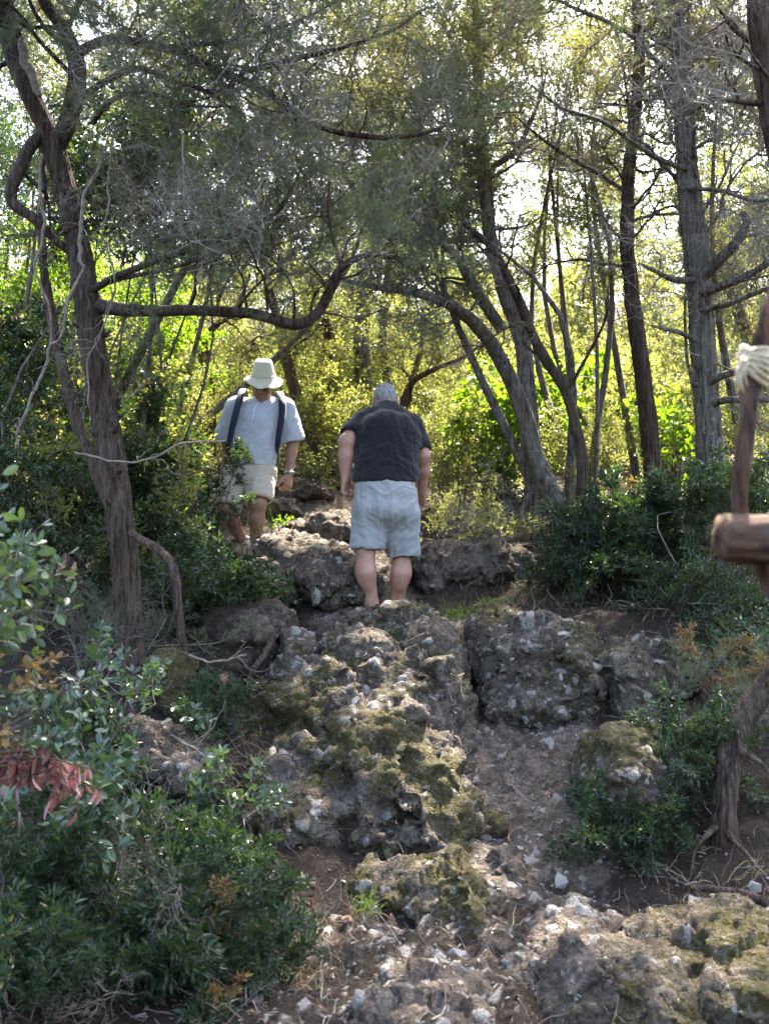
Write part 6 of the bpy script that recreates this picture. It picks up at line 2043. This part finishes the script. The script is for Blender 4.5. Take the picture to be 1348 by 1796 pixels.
# rustic railing close to the camera on the right
rl = at(1310, 945, 1.75)
ra = thing("rustic_railing", "rustic railing of peeled logs with bent pole tied in pale raffia, close by", "railing", rl)
def log_mesh(pts, wid, seed, k=36, amp=.03):
    return limb_mesh(pts, wid, 'x', seed, k=k, amp=amp, per_m=90, wiggle=.004)[0]
t = NT("peeled_wood")
co = t.coord()
n = t.noise(t.mapping(co, (6, 60, 60)), 1.0, 5, .6, .3)
n2 = t.noise(co, 12, 4, .6)
col = t.mix(t.rng(n2, .4, .65, 0, .6), t.ramp(n, [(.40, (.018, .010, .007)), (.6, (.105, .058, .036))]), (.075, .056, .045))
M['peeled'] = t.done(t.pbr(col, .9, t.bump(n, .8, .006), .08))
t = NT("peeled_pole")
co = t.coord()
n = t.noise(t.mapping(co, (60, 60, 6)), 1.0, 5, .6, .3)
n2 = t.noise(co, 14, 4, .6)
col = t.mix(t.rng(n2, .4, .65, 0, .6), t.ramp(n, [(.40, (.016, .009, .006)), (.6, (.100, .052, .032))]), (.07, .05, .04))
M['pole'] = t.done(t.pbr(col, .9, t.bump(n, .8, .006), .08))
link("rail", log_mesh([(1262, 941, 1.72), (1300, 943, 1.72), (1420, 950, 1.70), (1700, 965, 1.66), (2100, 985, 1.6)], [76, 80, 82, 84, 84], 701, amp=.12).mesh("rail", [M['peeled']], True, offset=rl), ra)
link("pole", log_mesh([(1402, 350, 1.80), (1372, 470, 1.80), (1344, 560, 1.79), (1318, 660, 1.78), (1304, 780, 1.77), (1296, 870, 1.765), (1302, 930, 1.79), (1340, 1000, 1.82), (1385, 1100, 1.82), (1420, 1320, 1.82), (1440, 1700, 1.85), (1450, 2300, 1.85)],
                      [21, 23, 26, 29, 26, 25, 27, 34, 38, 40, 42, 44], 703, k=32, amp=.2).mesh("pole", [M['pole']], True, offset=rl), ra)
mb = MB()
r_ = np.random.default_rng(705)
c0, c1 = at(1328, 612, 1.785), at(1316, 662, 1.78)
for k in range(46):
    f = r_.random()
    c = c0 * (1 - f) + c1 * f
    ph = r_.uniform(0, 6.28)
    th = ph + np.linspace(0, r_.uniform(3, 6), 16)
    rad = .017 + .005 * r_.random() + .005 * math.sin(f * math.pi)
    tl = r_.normal() * .010 - .004
    P = np.stack([c[0] + rad * np.cos(th), c[1] + rad * np.sin(th), c[2] + tl * np.cos(th + .6) + r_.normal() * .002 + .002 * np.sin(th * 2)], 1)
    add_tube(mb, P, .0030 + .0012 * r_.random(), 5)
for k in range(12):                      # the loose frayed end
    s0 = at(1306 + r_.normal() * 4, 640 + r_.normal() * 6, 1.755)
    e = at(1297 + r_.normal() * 4, 672 + r_.normal() * 8, 1.75)
    add_tube(mb, resample(np.array([s0, (s0 + e) / 2 + [-.006, -.004, .004], e]), 8), np.linspace(.003, .0012, 8), 4)
M['raffia'] = plain_mat("raffia", (.25, .20, .115), (.42, .35, .23), 60, .7, .5, .003)
link("binding", mb.mesh("binding", [M['raffia']], True, offset=rl), ra)

# ------------------------------------------------------------------ vines and dead wood
def vine(label, pts, w, seed, name="vine", mat='vine', cat="vine", twigs=3, tl=.25):
    r = np.random.default_rng(seed)
    P0 = path_at(pts)
    n = max(14, int(np.linalg.norm(np.diff(P0, axis=0), axis=1).sum() * 34))
    P = resample(P0, n)
    tt = np.linspace(0, 1, n)
    P = P + (.040 if name == 'vine' else .018) * np.stack([fbm(np.stack([tt * 9, tt * 0 + q * 5.3, tt * 0 + seed], 1), 3, seed + q) for q in range(3)], 1)
    mb = MB()
    R = np.interp(tt, np.linspace(0, 1, len(w)), w) * (.33 if name == 'vine' else .5) * m_px(pts[0][2])
    add_tube(mb, P, R, 9, bark_disp(seed, .12))
    for k in range(twigs):
        q, d = along(P, np.array([r.uniform(.1, .95)]))
        P2 = walk(r, q[0], norm(d[0] + r.normal(size=3)), tl * r.uniform(.5, 1.3), 7, .8, -.15)
        add_tube(mb, P2, np.linspace(.003, .0012, 8), 4)
    o = link(name, mb.mesh(name, [M[mat]], True))
    return tag(o, label, cat)


vine("pale vine hanging down the left face of the big juniper trunk", [(78, 270, 5.6), (72, 380, 5.6), (68, 480, 5.6), (90, 560, 5.65), (85, 620, 5.7)], [8, 9, 8, 7, 5], 801, twigs=6)
vine("looping pale vine crossing the front of the big juniper trunk", [(195, 225, 5.6), (180, 290, 5.55), (152, 340, 5.5), (140, 450, 5.5), (150, 480, 5.5), (120, 530, 5.5), (112, 590, 5.5), (85, 620, 5.5), (40, 720, 5.5), (20, 790, 5.5)], [5, 6, 8, 11, 8, 9, 7, 8, 8, 5], 803, twigs=14)
vine("thin grey vine dangling right of the big juniper trunk", [(205, 215, 5.5), (190, 280, 5.5), (198, 360, 5.5), (180, 420, 5.5), (196, 480, 5.5), (190, 560, 5.5), (150, 640, 5.5), (162, 720, 5.5)], [4, 5, 6, 5, 5, 4, 5, 3], 805, twigs=12)
vine("stripped pale branch against the left juniper's upper trunk", [(36, 68, 5.8), (44, 110, 5.78), (62, 145, 5.75), (72, 165, 5.72)], [14, 18, 16, 10], 807, "dead_branch", 'vine', "branch", 4)
vine("fine tangle of stems hanging under the left crown", [(150, 240, 5.5), (250, 215, 5.4), (300, 225, 5.4), (340, 260, 5.4), (330, 360, 5.4), (350, 420, 5.4)], [4, 4, 3, 3, 3, 2], 809, twigs=18, tl=.4)
vine("dead stick lying on dirt left of the moss rock", [(520, 1547, 4.35), (545, 1550, 4.35), (582, 1546, 4.35)], [8, 8, 6], 811, "stick", 'bark_brown', "stick", 0)
vine("pale sunlit stick leaning on the dirt at the bottom left of the path", [(562, 1700, 3.7), (600, 1675, 3.75), (640, 1655, 3.8)], [4, 6, 6], 813, "stick", 'vine', "stick", 1)
vine("thick dead branch lying among roots at the right edge", [(1215, 1560, 4.2), (1270, 1562, 4.15), (1320, 1578, 4.1), (1370, 1600, 4.1)], [10, 14, 14, 12], 815, "dead_branch", 'bark_dark', "branch", 3)
vine("slanting bare stem under the green clump on the right", [(1118, 1505, 4.45), (1100, 1555, 4.35), (1068, 1588, 4.3)], [9, 9, 6], 817, "stick", 'bark_brown', "stick", 1)
vine("exposed root running down the dark bank left of the outcrop", [(500, 1100, 6.3), (460, 1150, 6.0), (440, 1190, 5.9), (432, 1240, 5.8)], [7, 10, 10, 6], 819, "root", 'bark_dark', "root", 3)
vine("curling bare runner at the lower left of the outcrop", [(440, 1380, 4.85), (470, 1420, 4.8), (500, 1450, 4.75), (540, 1470, 4.75), (600, 1490, 4.7)], [4, 4, 4, 4, 3], 821, "root", 'vine', "root", 5)
vine("dark root hanging in the bushes left of the outcrop", [(455, 1430, 4.7), (480, 1480, 4.6), (492, 1520, 4.55), (505, 1550, 4.5)], [8, 10, 10, 7], 823, "root", 'bark_dark', "root", 2)
vine("white dead root dangling in the gap left of the overhanging boulder", [(790, 1090, 6.4), (812, 1150, 6.25), (826, 1190, 6.2), (830, 1205, 6.2)], [3, 4, 5, 3], 825, "root", 'twig_pale', "root", 3)
for i, (lab, pts) in enumerate((("bare stem leaning across the left bank above the grey rock", [(300, 1290, 4.8), (350, 1320, 4.7), (395, 1350, 4.7)]),
                                ("bare stem crossing the dark gap below the left trunk", [(330, 1150, 5.4), (380, 1160, 5.3), (430, 1150, 5.5)]),
                                ("arched dry stem in the grasses of the left bank", [(330, 1420, 4.6), (345, 1350, 4.7), (320, 1300, 4.8), (290, 1290, 4.8)]),
                                ("horizontal pale twig across the big left trunk", [(130, 795, 5.5), (230, 810, 5.45), (320, 780, 5.5), (395, 775, 5.6)]))):
    vine(lab, pts, [4, 4, 3], 830 + i, "stick", 'vine', "stick", 3)

# ------------------------------------------------------------------ leaf litter, dead twigs, grass
r_ = np.random.default_rng(900)
lt = MB()
n = 9000
y = 3.1 + 8.0 * r_.random(n) ** 1.4
x = r_.uniform(-.48, .48, n) * y
keep = trail_d(x, y) > .18 + .35 * r_.random(n)
x, y = x[keep], y[keep]
z = np.array([ground_z(a, b) for a, b in zip(x, y)])
P = np.stack([x, y, z + .006], 1)
D = norm(np.stack([r_.normal(size=len(x)), r_.normal(size=len(x)), r_.normal(size=len(x)) * .35], 1))
U = norm(np.stack([r_.normal(size=len(x)) * .5, r_.normal(size=len(x)) * .5, np.ones(len(x))], 1))
leaves(lt, P, D, U, r_.uniform(.012, .04, len(x)), r_.uniform(.006, .017, len(x)), 0, r_.random(len(x)), 'fold', .3, .2)
o = link("fallen_leaves", lt.mesh("fallen_leaves", [M['litter']], False))
tag(o, "brown fallen leaves scattered over the dirt beside the path", "fallen leaves", kind="stuff")
tw = MB()
for k in range(1500):
    y = 3.1 + 6.5 * r_.random() ** 1.3
    x = r_.uniform(-.42, .42) * y
    p = np.array([x, y, ground_z(x, y) + .006])
    P2 = walk(r_, p, norm([r_.normal(), r_.normal(), .12 * abs(r_.normal())]), r_.uniform(.04, .22), 4, .6, 0)
    add_tube(tw, P2, np.linspace(.0022, .001, 5) * r_.uniform(.6, 1.4), 3, mat=int(r_.random() < .45), cap=False)
o = link("dead_twigs", tw.mesh("dead_twigs", [M['twig'], M['twig_pale']], False))
tag(o, "dead twigs and pine straw littering the dirt banks", "twigs", kind="stuff")


def tufts(name, label, cat, spots, n, h, mat, seed, lean=.5, w=.0028, down=False):
    r = np.random.default_rng(seed)
    mb = MB()
    for px, py, Y, rad in spots:
        c = at(px, py, Y)
        for k in range(n):
            x, yy = c[0] + r.normal() * rad, c[1] + r.normal() * rad
            p = np.array([x, yy, c[2] + r.normal() * rad * .3 if down else ground_z(x, yy)])
            d = norm([r.normal() * lean, r.normal() * lean, -1.0 if down else 1.0])
            P = walk(r, p, d, h * r.uniform(.5, 1.3), 5, .4, .5 if down else -.7)
            S = norm(np.cross(norm(P[-1] - P[0]), r.normal(size=3)))
            wd = np.linspace(w, w * .15, 6)[:, None]
            V = np.concatenate([P - S * wd, P + S * wd])
            i = np.arange(5)
            mb.add(V, np.stack([i, i + 6, i + 7, i + 1], 1), 0, r.random())
    o = link(name, mb.mesh(name, [M[mat]], False))
    return tag(o, label, cat, kind="stuff")


tufts("green_grass", "small bright green grass tufts on the ledge beside the flat rock", "grass", [(815, 1080, 6.9, .07), (790, 1075, 7.0, .05), (840, 1150, 6.4, .06), (1190, 1655, 3.85, .03), (1250, 1650, 3.9, .03), (870, 1060, 7.1, .07), (640, 1610, 4.1, .03), (770, 975, 8.0, .10), (850, 970, 8.1, .12), (930, 1010, 7.6, .08)], 55, .10, 'grass', 911)
tufts("dry_grass", "dry pale grass and rootlets hanging beside the overhanging boulder", "dry grass", [(800, 1120, 6.3, .06), (815, 1150, 6.25, .06), (790, 1100, 6.4, .06), (1040, 1230, 5.85, .05), (1060, 1260, 5.75, .05), (1030, 1280, 5.75, .05), (500, 1200, 5.6, .06), (330, 1330, 4.75, .05), (300, 1300, 4.8, .06), (350, 1380, 4.65, .05), (480, 1220, 5.6, .05)], 60, .22, 'straw', 913, .5, .0022, True)
tufts("straw", "dry straw standing along the banks and under the bushes", "dry grass", [(400, 1320, 5.0, .14), (380, 1380, 4.8, .14), (430, 1300, 5.1, .1), (150, 1130, 5.9, .2), (100, 1180, 5.7, .2), (330, 1360, 4.7, .12), (860, 1000, 7.5, .25), (900, 1060, 7.0, .2), (1000, 1060, 7.0, .25), (1150, 1120, 6.2, .25), (1300, 1540, 4.3, .12), (1230, 1560, 4.2, .15), (560, 880, 9.5, .3), (650, 870, 10, .4), (760, 900, 8.8, .3), (530, 930, 8.6, .2), (480, 1680, 3.8, .12), (500, 1730, 3.6, .1), (580, 1620, 4.0, .1)], 45, .16, 'straw', 915, .7, .0018)
